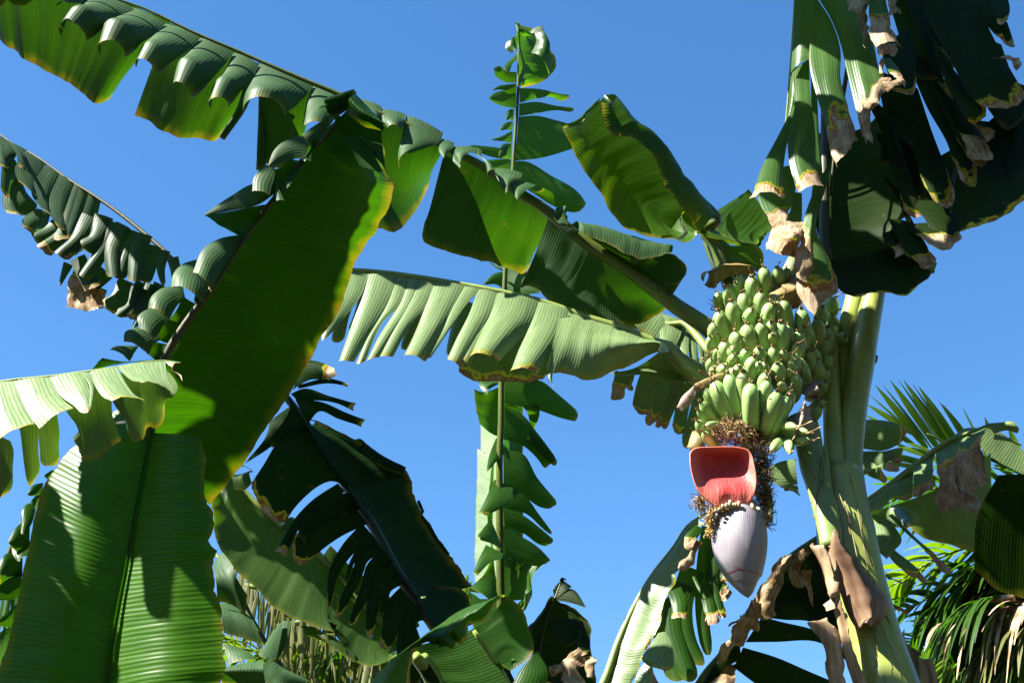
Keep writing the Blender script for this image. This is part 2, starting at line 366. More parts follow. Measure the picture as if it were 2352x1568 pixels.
# near half: rolled lobes showing the waxy upper side
NB = [('550,-80 450,-10 370,50', '600,-60 560,10 450,20', 60), ('600,-60 530,40 440,140 392,215', '900,60 800,130 680,200 568,245', 115),
      ('880,50 760,130 690,210 657,345', '1115,160 1020,240 920,310 835,352', 118), ('1110,160 1010,250 950,340 905,440', '1350,255 1260,340 1150,420 1040,490', 110),
      ('1345,255 1250,360 1180,470 1155,590', '1575,355 1480,470 1370,580 1275,640', 120), ('1572,355 1500,490 1430,600 1400,710', '1742,435 1680,550 1600,630 1530,700', 120),
      ('1738,430 1680,540 1640,640 1632,770', '2112,570 2040,660 1980,720 1905,770', 95), ('2110,570 2060,680 2040,780 2025,890', '2365,675 2300,760 2250,800 2200,880', 85)]
for i, (l, r, th) in enumerate(NB):
    y0 = 4.13 + .012 * i
    a.S(p(1, l), p(1, r), (y0, y0 - .10), th=(14, th), tip=.03, rag=.003)
NC = [('230,690 270,740 330,800', '375,745 370,790 345,830', 70), ('365,760 385,830 420,862', '535,795 520,850 505,880', 80), ('540,800 510,940 488,1060 500,1135', '785,920 775,955 690,990 575,1030', 60),
      ('775,960 765,1010 800,1070', '862,990 835,1010 800,1060', 70), ('850,1010 850,1060 910,1135', '900,1030 905,1070 915,1120', 60), ('870,1010 890,1060 905,1100', '1020,1022 960,1030 910,1095', 60), ('1010,1020 1070,1080 1090,1180', '1050,1040 1120,1110 1140,1155', 90),
      ('1145,1158 1180,1240 1227,1330', '1318,1190 1260,1210 1232,1285', 60), ('1262,1215 1255,1270 1290,1345', '1420,1245 1365,1270 1295,1335', 50), ('1365,1245 1370,1250 1380,1262', '1545,1385 1530,1300 1470,1265', 60)]
for i, (l, r, th) in enumerate(NC):
    l, r = p(2, l), p(2, r)
    if i < 8: l = [(l[0][0] + 3, l[0][1] - 9)] + l; r = [(r[0][0] + 3, r[0][1] - 9)] + r
    a.S(l, r, (4.20, 4.12), th=(12, th), tip=.0, rag=.003)
a.Q([p(5, '1560,-120 1620,0 1800,12 1950,50 2150,100 2280,162 2330,185'), p(5, '1590,-60 1740,60 1880,115 1950,150 2000,192 2060,205 2110,228 2200,217 2320,187')], [(4.2, 4.24), (4.12, 4.16)], sag=.03, wamp=.004)
a.Q([p(5, '1700,60 2000,265 2150,370 2290,480'), p(5, '1800,100 2100,228 2300,185 2352,200 2380,225 2430,290 2425,330 2352,390 2280,400')], [(4.27, 4.3), (4.18, 4.2)], sag=-.03)
a.done(PM, LB, RIB, 'long torn leaf arching up to the left from the fruit, waxy rolled lobes along its near side')
# ---------------------------------------------------------------- D: pale sunlit leaf
a = Leaf()
mid = p(5, '-200,300 0,295 190,305 400,322 600,350 800,383 1000,420 1250,470 1450,520 1600,570 1800,640 2000,700 2150,765 2310,830') + [(1575, 842), (1620, 878), (1700, 905)]
a.M(mid, (4.32, 4.36), .008, .022, 40)
a.rib.tube([at(*q) for q in rs(addY(p(5, '2200,790 2330,850') + p(6, '0,880 100,965 220,1040 330,1090'), 4.36, 4.42), 12)], [.02 + .022 * math.sin(i / 11 * 1.9) for i in range(12)], 12)
DL = [('-80,320 -200,500 -300,800', '140,330 60,460 -40,600 -60,760', 60), ('80,320 50,480 -20,680 -20,790', '290,330 250,460 150,600 0,770', 40), ('285,330 215,560 130,800 85,930', '490,345 440,480 320,700 185,935', 50), ('480,345 400,560 260,800 205,945', '560,360 520,520 400,640 262,930', 45),
      ('560,360 500,520 350,760 262,940', '640,370 590,520 480,700 350,905', 50), ('630,370 560,520 450,720 360,895', '745,385 700,540 600,640 450,900', 55), ('740,385 680,540 600,740 522,900', '950,410 890,540 800,720 665,935', 60),
      ('930,412 850,560 780,720 682,880', '1045,430 980,500 880,640 700,905', 30), ('1030,430 960,620 880,780 818,920', '1160,455 1120,600 1060,720 905,980', 60), ('1130,460 1100,600 980,780 918,900', '1180,465 1130,600 1060,760 960,960', 40),
      ('1160,455 1110,600 1030,760 968,900', '1445,515 1400,650 1300,780 1160,935', 60), ('1430,515 1370,680 1290,850 1240,1000', '1640,580 1620,700 1550,850 1420,1015', 50)]
for i, (l, r, th) in enumerate(DL):
    a.S(p(5, l), p(5, r), (4.30, 4.17), th=(16, th + 15), tip=.03, dry=.965 if i in (10, 11) else None, wamp=.003)
a.Q([p(5, '1600,570 1800,640 2000,700 2150,765 2325,830'), p(5, '1540,800 1750,830 1950,850 2325,845'), p(5, '1500,1060 1510,1005 1560,990 1650,1010 1760,1045 1850,1025 1930,980 2030,950 2100,920 2190,870 2325,848')], [4.33, 4.24, (4.17, 4.34)], sag=.04, wamp=.004)
a.S(p(5, '1500,1000 1505,1040 1545,1085'), p(5, '1530,1000 1525,1040 1530,1082'), (4.17, 4.17), th=(40, 90))
# far half: brown-green hanging behind
a.Q([p(5, '1010,480 1250,520 1450,560 1650,640'), p(5, '905,900 905,990 950,1025 1080,1048 1250,1050 1400,1050 1470,1045 1500,960')], [(4.42, 4.42), (4.52, 4.52)], dry=.93)
a.Q([p(5, '2250,850 2352,860') + p(6, '60,940 130,1040'), p(5, '2100,940 2252,960 2352,960') + p(6, '90,1045'), p(5, '1910,990 2000,1010 2130,1005 2250,1040 2352,1053') + p(6, '50,1065 90,1045')], [4.38, 4.4, 4.4], sag=-.02)
for c, w0, w1 in (('190,420 120,600 80,790', 90, 90), ('640,480 600,650 530,840', 100, 60), ('690,450 640,560 600,650', 40, 40), ('980,520 900,700 850,880', 130, 90), ('260,480 200,640 170,700', 60, 30)):
    a.Fg(5, c, w0, w1, (4.45, 4.55), th=(20, 80))
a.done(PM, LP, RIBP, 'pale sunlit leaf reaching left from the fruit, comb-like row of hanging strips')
# ---------------------------------------------------------------- E: leaf above the bunch
a = Leaf()
mid = p(2, '1880,645 2000,765 2150,920 2300,1090 2365,1165') + p(3, '140,1310 285,1500') + p(6, '190,30 270,120 320,250 370,400') + [(1700, 720), (1730, 830)]
a.M(mid, (4.25, 4.42), .006, .034, 40)
a.rib.tube([at(*q) for q in rs(addY(p(6, '240,60 300,180 400,330 440,480'), 4.46, 4.48), 10)], [.03, .04, .045, .05, .055, .055, .055, .05, .05, .05], 12)
a.Q([p(2, '1870,655 1960,740 2150,930 2365,1180') + p(3, '140,1320') + p(6, '130,0 180,60'), p(2, '1720,790 1900,1000 2100,1250') + p(3, '30,1480'), p(2, '1595,850 1605,880 1630,930 1655,975 1680,1040 1720,1110 1770,1185 1800,1230 1860,1300 1890,1375 1950,1460 2010,1530') + p(5, '2080,40 2120,62 2190,80 2250,90 2352,95') + p(6, '20,97 60,115 120,100 165,50')], [(4.27, 4.36), (4.17, 4.30), (4.06, 4.22)], sag=-.04, dry=None)
a.Q([p(2, '1865,640 1780,720 1700,800 1640,840'), p(2, '1840,700 1760,780 1690,850 1595,865')], [(4.2, 4.06), (4.16, 4.03)], sag=.01, vr=(.7, .9), dry=.95)
a.Q([p(2, '1878,642 2000,765 2150,920 2300,1090 2365,1165') + p(3, '140,1310 285,1500'), p(2, '1900,720 2050,860 2180,980 2290,1130 2352,1230') + p(3, '110,1370 200,1500'), p(2, '1862,690 1868,760 1890,850 1925,905 1960,912 2050,922 2110,955 2160,1000 2210,1060 2250,1130 2272,1180 2280,1250 2352,1320') + p(3, '40,1390 100,1450 165,1567')], [(4.25, 4.35), (4.16, 4.30), (4.07, 4.24)], sag=.05, wamp=.003)
a.Q([p(6, '150,0 230,60 330,120'), p(6, '170,50 260,90 340,105 430,118 500,125 555,130')], [4.36, 4.32], sag=.01)
a.Q([p(6, '235,95 280,180 310,270'), p(6, '400,120 420,200 400,280'), p(6, '555,130 590,165 602,200 598,250 588,300')], [4.38, 4.34, 4.36], sag=-.02)
a.Q([p(6, '230,-60 300,60 430,110'), p(3, '520,1265 505,1275 480,1300 440,1345 380,1395 350,1430 325,1470 300,1510'), ][::-1], [(4.56, 4.5), (4.5, 4.45)], rag=.004)
a.Q([p(3, '500,1270 600,1400 680,1520'), p(3, '380,1400 450,1500 560,1650'), p(6, '-10,-60 200,50 430,112 555,130 600,70 660,0')], [4.52, 4.5, 4.5], sag=-.02)
a.done(PM, leafmat('leaf_yellowing', (.016, .048, .004), (.028, .07, .008), (.10, .22, .002), rough=.3, yel=.7, wear=.35), RIB, 'folded green leaf with a browned tip pointing up between the bunch and the sky')
# ---------------------------------------------------------------- U: pale fringed leaf behind the bunch
a = Leaf()
a.M([(1480, 730), (1540, 745)] + p(6, '60,660 150,740 240,850 330,900'), (4.62, 4.5), .008, .018, 16)
a.Q([p(5, '2140,610 2270,590') + p(6, '0,640'), p(5, '2005,680 2100,700 2230,790')], [4.64, 4.58], sag=.03)
a.S(p(5, '2270,600 2250,700 2260,800'), p(6, '60,640 40,750 0,830'), (4.6, 4.55), th=(8, 20))
for i, (l, r) in enumerate([('0,640 -10,800 -40,900', '60,690 40,800 0,900'), ('50,680 30,800 60,880', '110,720 100,800 100,870'), ('100,720 100,850 110,950', '150,750 160,850 165,960'), ('145,745 165,830 170,1000', '200,800 200,900 200,1020'), ('190,790 190,900 190,1040', '245,860 235,950 220,1060')]):
    a.S(p(6, l), p(6, r), (4.6, 4.55), th=(8, 30))
for fr, c, w0, w1, d, th in ((5, '2010,990 1990,1060 1955,1175', 120, 80, .45, 60), (5, '2060,1000 2050,1060 2040,1100', 40, 50, .3, 60), (5, '2210,980 2160,1120 2130,1270', 160, 150, .93, 30), (5, '2330,1000 2260,1180 2165,1345', 130, 60, .75, 50), (5, '2370,1050 2320,1200 2225,1355', 70, 50, .8, 50),
                              (5, '2400,1050 2340,1200 2270,1360', 60, 50, .9, 50), (6, '100,950 70,1150 20,1410', 90, 90, .93, 50), (6, '215,900 170,1200 80,1500', 110, 100, None, 30), (6, '250,1000 250,1250 230,1460', 110, 90, None, 40)):
    a.Fg(fr, c, w0, w1, (4.62, 4.72), th=(12, th), dry=d)
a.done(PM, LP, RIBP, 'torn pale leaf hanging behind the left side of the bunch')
# ---------------------------------------------------------------- F: huge diagonal leaf seen from beneath
a = Leaf()
mid = [(800, 255), (772, 285), (740, 325)] + p(1, '2100,1000 1900,1260 1700,1520') + p(4, '1600,150 1400,460 1250,660 1115,880') + [(350, 930), (322, 1080), (290, 1300), (240, 1600)]
a.M(mid, (3.50, 4.10), .005, .024, 50)
MF = [(797, 258), (764, 284), (732, 321), (690, 372), (640, 440), (582, 519), (535, 584), (465, 684), (418, 754), (375, 814), (352, 930), (335, 1010), (325, 1100)]
MFm = [(850, 290), (860, 350), (840, 410), (800, 470), (745, 540), (690, 610), (630, 690), (575, 780), (530, 860), (480, 940), (430, 1030), (410, 1090)]
EF = [(862, 300), (885, 345)] + p(2, '400,1130 430,1190 460,1240 457,1280 450,1320 430,1400 410,1440 380,1480 340,1567') + p(5, '300,90 255,165 195,265 180,330 150,420 110,540 50,660 0,715') + p(4, '2150,765 2130,810 2080,910 2020,1010 1960,1105 1900,1205 1820,1320 1740,1430 1660,1567') + p(7, '1600,130 1500,260 1445,330 1411,372')
a.Q([MF, MFm, EF], [(3.50, 3.95), (3.60, 4.06), (3.74, 4.20)], sag=-.02, wamp=.004, rag=.002)
# second layer fold near the top
a.Q([p(2, '60,790 150,900 300,990'), p(2, '230,1110 330,1150 420,1210'), ], [(3.50, 3.50), (3.50, 3.5)], vr=(.1, .3))
a.Q([p(2, '150,870 280,940 385,975'), p(2, '90,840 200,905 300,985 345,1030 362,1080 400,1130 430,1190 438,1215')], [3.53, 3.50], sag=-.01)
# left half: torn flaps folding over
YF = lambda y_: 3.50 + (y_ - 262) / 900 * .5
def fl(Lc, Rc, th, up=.03):
    a.mi = 1
    Lc, Rc = p('y', Lc), p('y', Rc); y_ = YF(Lc[0][1]); a.S(Lc, Rc, (y_ - .01, y_ - up), th=(8, th), tip=0, rag=.004); a.mi = 0
def fq(*rows, sag=-.01):
    rr = [p('y', r) for r in rows]; y_ = YF(rr[0][0][1]); a.Q(rr, [y_ + .005 - .012 * q_ for q_ in range(len(rr))], sag=sag, vr=(0, .8))
fq('1450,20 1390,110 1330,200', '1350,110 1330,160 1320,210')
fq('1330,200 1270,290 1190,390', '1250,200 1210,240 1180,250 1185,380')
fq('1190,390 1120,470 1050,550', '1100,400 1080,440 1040,535', '885,444 950,485 1033,531')
fq('1050,550 990,640 930,730', '1000,560 950,640 905,770')
fq('930,730 900,775 870,830', '860,700 850,760 840,810')
fq('865,830 840,870 800,930', '790,790 770,850 735,895')
fq('800,930 760,1000', '720,880 670,975')
fq('760,1000 700,1080', '660,985 640,1045')
fl('1425,15 1380,45 1305,95', '1402,118 1370,112 1330,132', 25)
fl('1350,105 1260,108 1185,165 1160,225', '1345,212 1290,200 1230,214 1165,235', 35)
fl('1190,215 1130,240 1098,280 1090,342', '1190,232 1185,290 1172,330 1165,357', 30)
fl('1180,310 1090,310 1000,360 883,440', '1190,350 1125,395 1000,425 887,446', 25)
fl('1180,245 1185,300 1190,380', '1190,250 1205,320 1232,382', 30)
fl('1040,528 945,548 880,590 835,690', '1045,545 1000,620 950,700 912,778', 45, .07)
fl('850,635 790,655 748,700 738,755', '860,690 880,730 890,780 882,828', 45, .06)
fl('790,750 700,760 650,805 640,852', '800,800 770,830 745,870 732,898', 50, .05)
fl('720,850 640,850 595,885 605,935', '735,890 700,930 690,950 665,978', 35, .05)
fl('680,940 580,930 540,950 535,992', '690,985 665,1000 650,1030 640,1048', 45, .05)
fl('600,1010 530,1008 490,1015 473,1030', '590,1025 580,1040 570,1060 560,1076', 45, .04)
fq('760,1050 700,1080', '560,1076 470,1100', '440,1060 400,1112')
# tip flap on top of the leaf
a.Q([p(1, '2380,650 2300,690 2140,730'), p(1, '2352,720 2300,760 2230,790')] , [3.46, 3.45], sag=.03)
a.Q([p(2, '215,635 120,660 0,705'), p(2, '190,720 100,760 20,780')], [3.47, 3.45], sag=.04)
a.Q([p(2, '215,640 300,730 420,862'), p(2, '170,700 250,800 400,875'), p(2, '150,770 270,850 395,882')], [3.45, 3.42, 3.45], sag=.03)
a.Q([p(2, '60,770 180,800 380,880'), p(2, '70,830 200,900 385,975')], [3.47, 3.5], vr=(0, .4))
a.done(PF, [LG, LB], RIBD, 'huge wide dark green leaf crossing diagonally, seen from beneath with curled flaps on its left half')
# ---------------------------------------------------------------- G: big glossy leaf lower left
a = Leaf()
mid = p(7, '1040,-160 1000,-20 960,190 930,340 900,500 850,800 800,1050 750,1350 720,1600 690,1900')
a.M(mid, (3.868, 3.812), .006, .013, 30)
a.S([(x - 5, y) for x, y in mid[:1]] + [(x - 4 - .0035 * (y - 980), y) for x, y in mid[1:]], [(x + 4 + .0045 * (y - 980), y) for x, y in mid], (3.835, 3.775), th=(-75, -85), tip=0, rag=0, wamp=0, vr=(0, .5))
GM = p(7, '1045,-200 1005,-40 962,190 930,340 900,500 850,800 800,1050 750,1350 720,1600 700,1760')
GE = p(7, '860,-330 700,-200 560,-70 470,0 380,120 310,220 272,290 250,380 232,440 205,580 190,680 155,820 130,960 110,1050 80,1180 50,1300 20,1400 -60,1620')
GmL = p(7, '960,-250 780,-30 700,170 620,330 560,480 520,700 460,900 410,1150 370,1400 330,1660')
a.Q([GM, GmL, GE], [(3.84, 3.80), (3.80, 3.74), (3.84, 3.82)], sag=.0, wamp=.0022)
GM2 = p(7, '1030,-115 1000,-40 962,190 930,340 900,500 850,800 800,1050 750,1350 720,1600 700,1760')
GmR = p(7, '1200,-105 1190,60 1180,300 1160,560 1140,830 1120,1110 1100,1380 1080,1680')
GR = p(7, '1365,-85 1368,0 1375,150 1388,350 1410,385 1435,440 1432,560 1405,610 1430,640 1465,670 1430,720 1415,780 1450,870 1455,950 1475,1060 1490,1150 1495,1240 1512,1330 1520,1440 1490,1540 1460,1640')
a.Q([GM2, GmR, GR], [(3.84, 3.80), (3.79, 3.73), (3.80, 3.76)], sag=0, wamp=.0028, rag=.009)
a.done(PF, leafmat('leaf_glossy', (.018, .070, .001), (.034, .105, .001), (.04, .18, .001), rough=.38, rib=.0148, bump=.6, tmix=.33, wear=.08, yel=.35, spec=.22), RIBP, 'big glossy ribbed leaf at lower left with bright central rib and hard shadows')
# ---------------------------------------------------------------- I: pale leaf from the left edge
a = Leaf()
mid = [(-560, 930), (-300, 915)] + p(4, '-100,1080 0,1058 350,1018 600,984 800,955 1110,914 1200,925')
a.M(mid, (3.22, 3.30), .010, .003, 30)
IL = [('-420,1120 -360,1300 -320,1480', '-150,1080 -100,1300 -60,1520', 20, None), ('-160,1080 -110,1300 -60,1510', '95,1048 150,1200 235,1338', 25, .985), ('92,1048 160,1220 265,1367', '340,1020 400,1150 492,1228', 20, None),
      ('335,1020 400,1140 500,1215 550,1270', '545,990 590,1080 612,1220 605,1268', 35, .93), ('540,990 600,1080 600,1225', '600,988 628,1080 617,1225', 80, None), ('600,985 640,1080 700,1160 750,1180', '790,958 850,1080 900,1150 968,1186', 30, .985),
      ('788,955 840,1010 900,1050 960,1055', '1112,914 1120,1000 1150,1080 1175,1135', 25, .95)]
for l, r, th, d in IL: a.S(p(4, l), p(4, r), (3.24, 3.12), th=(8, th), dry=d, tip=.0, wamp=.004)
a.S(p(4, '1112,914 1150,960 1180,1000 1235,1048'), p(4, '1190,918 1215,925 1165,960 1232,1030'), (3.24, 3.2), th=(8, 30), dry=.2)
a.Q([p(4, '350,1060 620,1010 800,990'), p(4, '440,1270 620,1240 740,1230'), p(4, '540,1480 560,1580 640,1565 700,1530 820,1445')], [3.3, 3.36, 3.42], sag=-.02)
a.Q([p(4, '700,1010 900,980 1100,950'), p(4, '780,1250 900,1250 1130,1170'), p(4, '850,1350 880,1430 905,1465 960,1440 1000,1350 1050,1370 1090,1330 1110,1180')], [3.3, 3.35, 3.40], sag=-.02)
a.S(p(4, '100,1250 140,1420') + p(7, '150,0 165,120 185,255'), p(4, '260,1250 262,1567') + p(7, '268,110 225,225'), (3.35, 3.5), th=(10, 30))
a.S(p(4, '240,1250 255,1400') + p(7, '268,10 270,120'), p(4, '380,1250 400,1400') + p(7, '395,0 412,105'), (3.36, 3.5), th=(10, 30), rag=.008)
a.S(p(4, '-200,1300 -200,1500') + p(7, '-160,100 -120,350'), p(4, '70,1450 88,1500') + p(7, '85,120 80,250 0,355'), (3.4, 3.5), th=(10, 30), tip=.2)
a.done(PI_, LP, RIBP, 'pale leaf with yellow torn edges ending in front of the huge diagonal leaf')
# ---------------------------------------------------------------- H/B: dark fringed leaf
a = Leaf()
mid = p(1, '-80,860 0,905 60,950 240,1050 450,1200 670,1340 850,1470 960,1560') + p(4, '1120,190 1200,280') + [(480, 680), (560, 785), (625, 875)] + p(4, '1930,1165') + p(8, '0,15 80,140 170,290 350,560 450,760 600,1000 740,1190 850,1380 930,1567') + [(1090, 1640)]
a.M(mid, (4.95, 4.62), .004, .024, 60)
a.mi = 1
BL = [('-60,900 -60,1000 0,1142', '80,960 110,1040 20,1120', 40), ('50,950 110,1040 125,1140', '180,1010 190,1080 150,1150', 50), ('30,1000 10,1150 0,1320', '130,1120 110,1200 20,1320', 50), ('170,1010 100,1150 110,1190 155,1260', '310,1110 290,1250 270,1395', 40), ('120,1190 20,1300 25,1400 80,1455', '180,1300 250,1390 200,1440 130,1460', 40),
      ('300,1110 210,1290 300,1440', '420,1190 370,1330 335,1480', 40), ('250,1400 150,1480 145,1540', '340,1440 300,1540 190,1565', 60), ('400,1170 330,1350 390,1567', '520,1240 480,1400 450,1567', 40), ('500,1230 400,1500 330,1650', '600,1300 560,1450 500,1600', 50), ('600,1290 500,1567 380,1750', '680,1345 620,1560 540,1700', 50)]
for l, r, th in BL: a.S(p(1, l), p(1, r), (4.9, 4.78, 4.92, 4.88), th=(12, th), wamp=.004, dry=.96)
for c, w0, w1, Y, d, th in (('420,-40 330,60 240,120', 100, 110, 4.86, None, 90), ('470,30 370,110 280,190', 90, 100, 4.85, .85, 90), ('600,-60 520,100 400,230', 110, 100, 4.82, None, 90), ('700,-60 630,120 560,160', 130, 110, 4.80, None, 80), ('760,-20 680,180 560,370', 110, 90, 4.80, None, 80), ('830,0 760,150 770,370', 110, 110, 4.78, None, 70),
                         ('900,40 830,250 800,380', 90, 90, 4.79, None, 70), ('960,60 920,230 905,400', 130, 100, 4.76, None, 70), ('1040,140 990,330 960,400', 90, 90, 4.78, .95, 60), ('1100,170 1080,300 1100,410', 90, 30, 4.76, None, 50), ('1160,220 1180,300 1190,420', 80, 60, 4.75, None, 60), ('700,300 640,360 560,420', 160, 130, 4.88, .8, 40), ('520,220 560,300 640,440', 110, 120, 4.86, .9, 60),
                         ('860,380 800,500 700,560', 140, 110, 4.86, .93, 60), ('930,420 880,560 800,600', 110, 70, 4.84, None, 70), ('940,380 860,560 790,620', 60, 60, 4.83, None, 80), ('1000,450 920,560 860,620', 90, 90, 4.84, .9, 60), ('1020,400 980,500 960,600', 110, 90, 4.86, None, 60), ('980,560 940,620 900,690', 50, 30, 4.84, None, 60), ('460,260 430,330 400,410', 70, 20, 4.9, None, 60), ('1080,400 1040,480 1010,560', 100, 60, 4.86, None, 60)):
    a.Fg(4, c, w0, w1, (Y, Y), th=(15, th), dry=d)
a.Q([p(4, '500,290 600,380 720,440'), p(4, '450,420 560,480 700,560'), p(4, '445,540 560,560 640,570 720,545')], [4.9, 4.9, 4.88], dry=.15, rag=.01, wamp=.006)
# dark part, near the base
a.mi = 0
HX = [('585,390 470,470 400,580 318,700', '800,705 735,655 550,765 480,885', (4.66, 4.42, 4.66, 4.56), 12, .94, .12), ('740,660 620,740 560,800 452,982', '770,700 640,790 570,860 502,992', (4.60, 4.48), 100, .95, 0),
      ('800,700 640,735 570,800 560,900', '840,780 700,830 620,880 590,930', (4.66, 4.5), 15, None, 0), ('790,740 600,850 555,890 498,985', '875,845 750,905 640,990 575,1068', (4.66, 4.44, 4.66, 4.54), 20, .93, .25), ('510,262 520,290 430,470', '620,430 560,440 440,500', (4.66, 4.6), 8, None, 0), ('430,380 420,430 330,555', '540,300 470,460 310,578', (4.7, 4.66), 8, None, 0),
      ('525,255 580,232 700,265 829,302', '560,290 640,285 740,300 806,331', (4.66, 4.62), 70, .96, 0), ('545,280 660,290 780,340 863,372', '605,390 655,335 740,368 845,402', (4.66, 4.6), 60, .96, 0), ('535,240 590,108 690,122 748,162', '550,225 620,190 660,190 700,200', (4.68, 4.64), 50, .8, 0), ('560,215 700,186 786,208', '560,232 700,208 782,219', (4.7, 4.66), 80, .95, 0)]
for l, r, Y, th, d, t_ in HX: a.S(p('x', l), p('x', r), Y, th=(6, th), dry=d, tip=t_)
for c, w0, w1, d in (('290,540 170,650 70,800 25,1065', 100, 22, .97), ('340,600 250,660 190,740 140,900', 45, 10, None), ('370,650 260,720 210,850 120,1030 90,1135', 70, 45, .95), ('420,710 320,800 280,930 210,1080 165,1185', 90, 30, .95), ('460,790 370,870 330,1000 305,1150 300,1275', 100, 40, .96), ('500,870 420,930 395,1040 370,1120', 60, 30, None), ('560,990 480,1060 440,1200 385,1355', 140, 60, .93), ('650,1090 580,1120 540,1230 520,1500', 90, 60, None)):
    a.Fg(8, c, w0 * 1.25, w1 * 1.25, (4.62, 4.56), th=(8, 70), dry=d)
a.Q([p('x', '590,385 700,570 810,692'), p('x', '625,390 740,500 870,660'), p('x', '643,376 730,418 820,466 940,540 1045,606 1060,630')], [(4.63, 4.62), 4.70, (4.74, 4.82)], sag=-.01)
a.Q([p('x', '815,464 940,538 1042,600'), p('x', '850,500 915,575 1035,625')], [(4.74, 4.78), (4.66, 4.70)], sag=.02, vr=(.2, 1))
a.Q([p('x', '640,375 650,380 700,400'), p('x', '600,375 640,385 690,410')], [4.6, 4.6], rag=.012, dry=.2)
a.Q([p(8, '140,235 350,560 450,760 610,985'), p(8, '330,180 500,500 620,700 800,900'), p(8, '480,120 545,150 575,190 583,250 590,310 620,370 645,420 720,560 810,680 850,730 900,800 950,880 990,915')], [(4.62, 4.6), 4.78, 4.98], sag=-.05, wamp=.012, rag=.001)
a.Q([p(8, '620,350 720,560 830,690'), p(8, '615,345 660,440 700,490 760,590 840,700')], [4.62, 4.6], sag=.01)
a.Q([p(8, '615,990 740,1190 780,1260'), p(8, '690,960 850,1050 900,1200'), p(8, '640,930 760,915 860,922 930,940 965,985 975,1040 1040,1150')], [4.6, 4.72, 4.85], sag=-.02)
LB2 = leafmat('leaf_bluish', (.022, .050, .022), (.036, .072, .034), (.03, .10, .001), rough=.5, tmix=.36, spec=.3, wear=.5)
a.done(PH, [leafmat('leaf_shade_painted', (.006, .020, .004), (.010, .030, .007), (.008, .034, .001), rough=.6, tmix=.28, wear=.4, spec=.05), LB2], RIBD, 'dark leaf arching up to the left edge, fringed with narrow strips and backlit fingers')  # first material is near black: shade on this leaf painted into its colour
# ---------------------------------------------------------------- L: small sunlit leaf bottom centre
a = Leaf()
a.M(p(8, '1000,1215 1100,1360 1180,1480 1240,1600') + [(1190, 1650)], (4.45, 4.6), .007, .012, 12)
a.Q([p(8, '1218,975 1100,1010 900,1080 760,1180 600,1290 440,1420 290,1580'), p(8, '1180,1000 1100,1050 980,1130 850,1230 700,1260 500,1440 400,1600'), p(8, '1205,985 1150,1030 1120,1085 1060,1150 1000,1165 970,1180 965,1220 950,1270 905,1315 890,1250 870,1345 800,1300 730,1285 660,1300 600,1325 580,1400 560,1600')], [(4.4, 4.35), (4.33, 4.28), (4.34, 4.3)], sag=.015, wamp=.006, dry=.965)
a.Q([p(8, '1010,1200 1100,1360 1180,1480'), p(8, '1120,1090 1200,1250 1280,1400'), p(8, '1215,985 1290,1030 1335,1090 1370,1200 1400,1350 1320,1440 1250,1480 1180,1440')], [4.5, 4.48, 4.5], sag=-.03, rag=.002)
a.Q([p(8, '1000,1200 1100,1360 1240,1580'), p(8, '700,1290 900,1460 1050,1620'), p(8, '600,1320 580,1400 640,1450 750,1600')], [4.5, 4.48, 4.5], sag=-.03)
a.S(p(8, '1370,1400 1300,1500 1250,1600'), p(8, '1430,1350 1500,1500 1480,1600'), (4.5, 4.5), th=(10, 30))
a.done(PH, LM, RIBP, 'short leaf with a sunlit crinkled fold ending near the foot of the upright leaf')
a = Leaf()
a.Q([p(8, '560,1400 620,1450 700,1600'), p(8, '590,1390 700,1440 800,1600')], [4.42, 4.42], vr=(0, .3))
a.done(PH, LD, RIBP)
a = Leaf()
for c, w0, w1 in (('560,1180 600,1300 580,1600', 90, 110), ('880,1380 900,1480 880,1620', 180, 220), ('1100,1400 1180,1500 1260,1640', 140, 100), ('760,1330 740,1450 720,1640', 120, 200)):
    a.Fg(8, c, w0, w1, (4.62, 4.66), th=(12, 40))
a.M(p(8, '600,1380 680,1480 760,1620'), (4.4, 4.5), .018, .028, 10)
a.done(PH, LD, RIBP, 'dark hanging blade in shade at the bottom centre')
# ---------------------------------------------------------------- K: wide streaked leaf behind
a = Leaf()
mid = p(7, '1480,60 1580,200 1700,340 1900,520 2150,715') + p(8, '40,780 250,1010 380,1150 530,1310 700,1500') + [(1010, 1600)]
a.M(mid, (5.25, 5.35), .008, .026, 30)
a.Q([p(7, '1480,60 1700,340 1900,520 2150,715') + p(8, '250,1010 380,1150 530,1310'), p(7, '1430,250 1600,500 1850,750 2150,950') + p(8, '100,1100 300,1280 480,1360'), p(7, '1400,250 1430,400 1440,520 1470,640 1500,700 1560,770 1600,820 1720,930 1850,1060 1950,1120 2100,1180 2250,1235') + p(8, '0,1240 60,1245 100,1285 150,1375 210,1420 270,1445 350,1448 420,1420 480,1370')], [(5.25, 5.33), 5.2, 5.15], sag=-.03, wamp=.003)
a.Q([p(8, '20,740 250,990 400,1130 550,1290'), p(8, '40,640 120,730 200,800 300,880 400,960 480,1020 600,1110 640,1180')], [(5.3, 5.33), (5.24, 5.26)], sag=.03)
a.Q([p(7, '1560,180 1640,160 1700,150'), p(7, '1570,265 1640,270 1695,225')], [5.1, 5.05], sag=.03)
a.Q([p(7, '1560,120 1600,90 1640,110'), p(7, '1560,180 1640,112 1720,150')], [5.15, 5.1])
a.Q([p(7, '1890,520 1960,450 2010,480'), p(7, '1900,545 1960,550 2000,540')], [5.2, 5.2])
a.Q([p(7, '2010,1190 2200,1240 2330,1360'), p(8, '-40,1240 30,1310 200,1430')], [5.2, 5.15], sag=.02)
a.done(PK, leafmat('leaf_streaked', (.018, .042, .007), (.030, .062, .012), (.05, .14, .003), rough=.42, rib=.010, bump=.3, tmix=.42, wear=.2), RIBP, 'wide streaked underside seen behind the dark fringed leaf, rounded at its lower end')
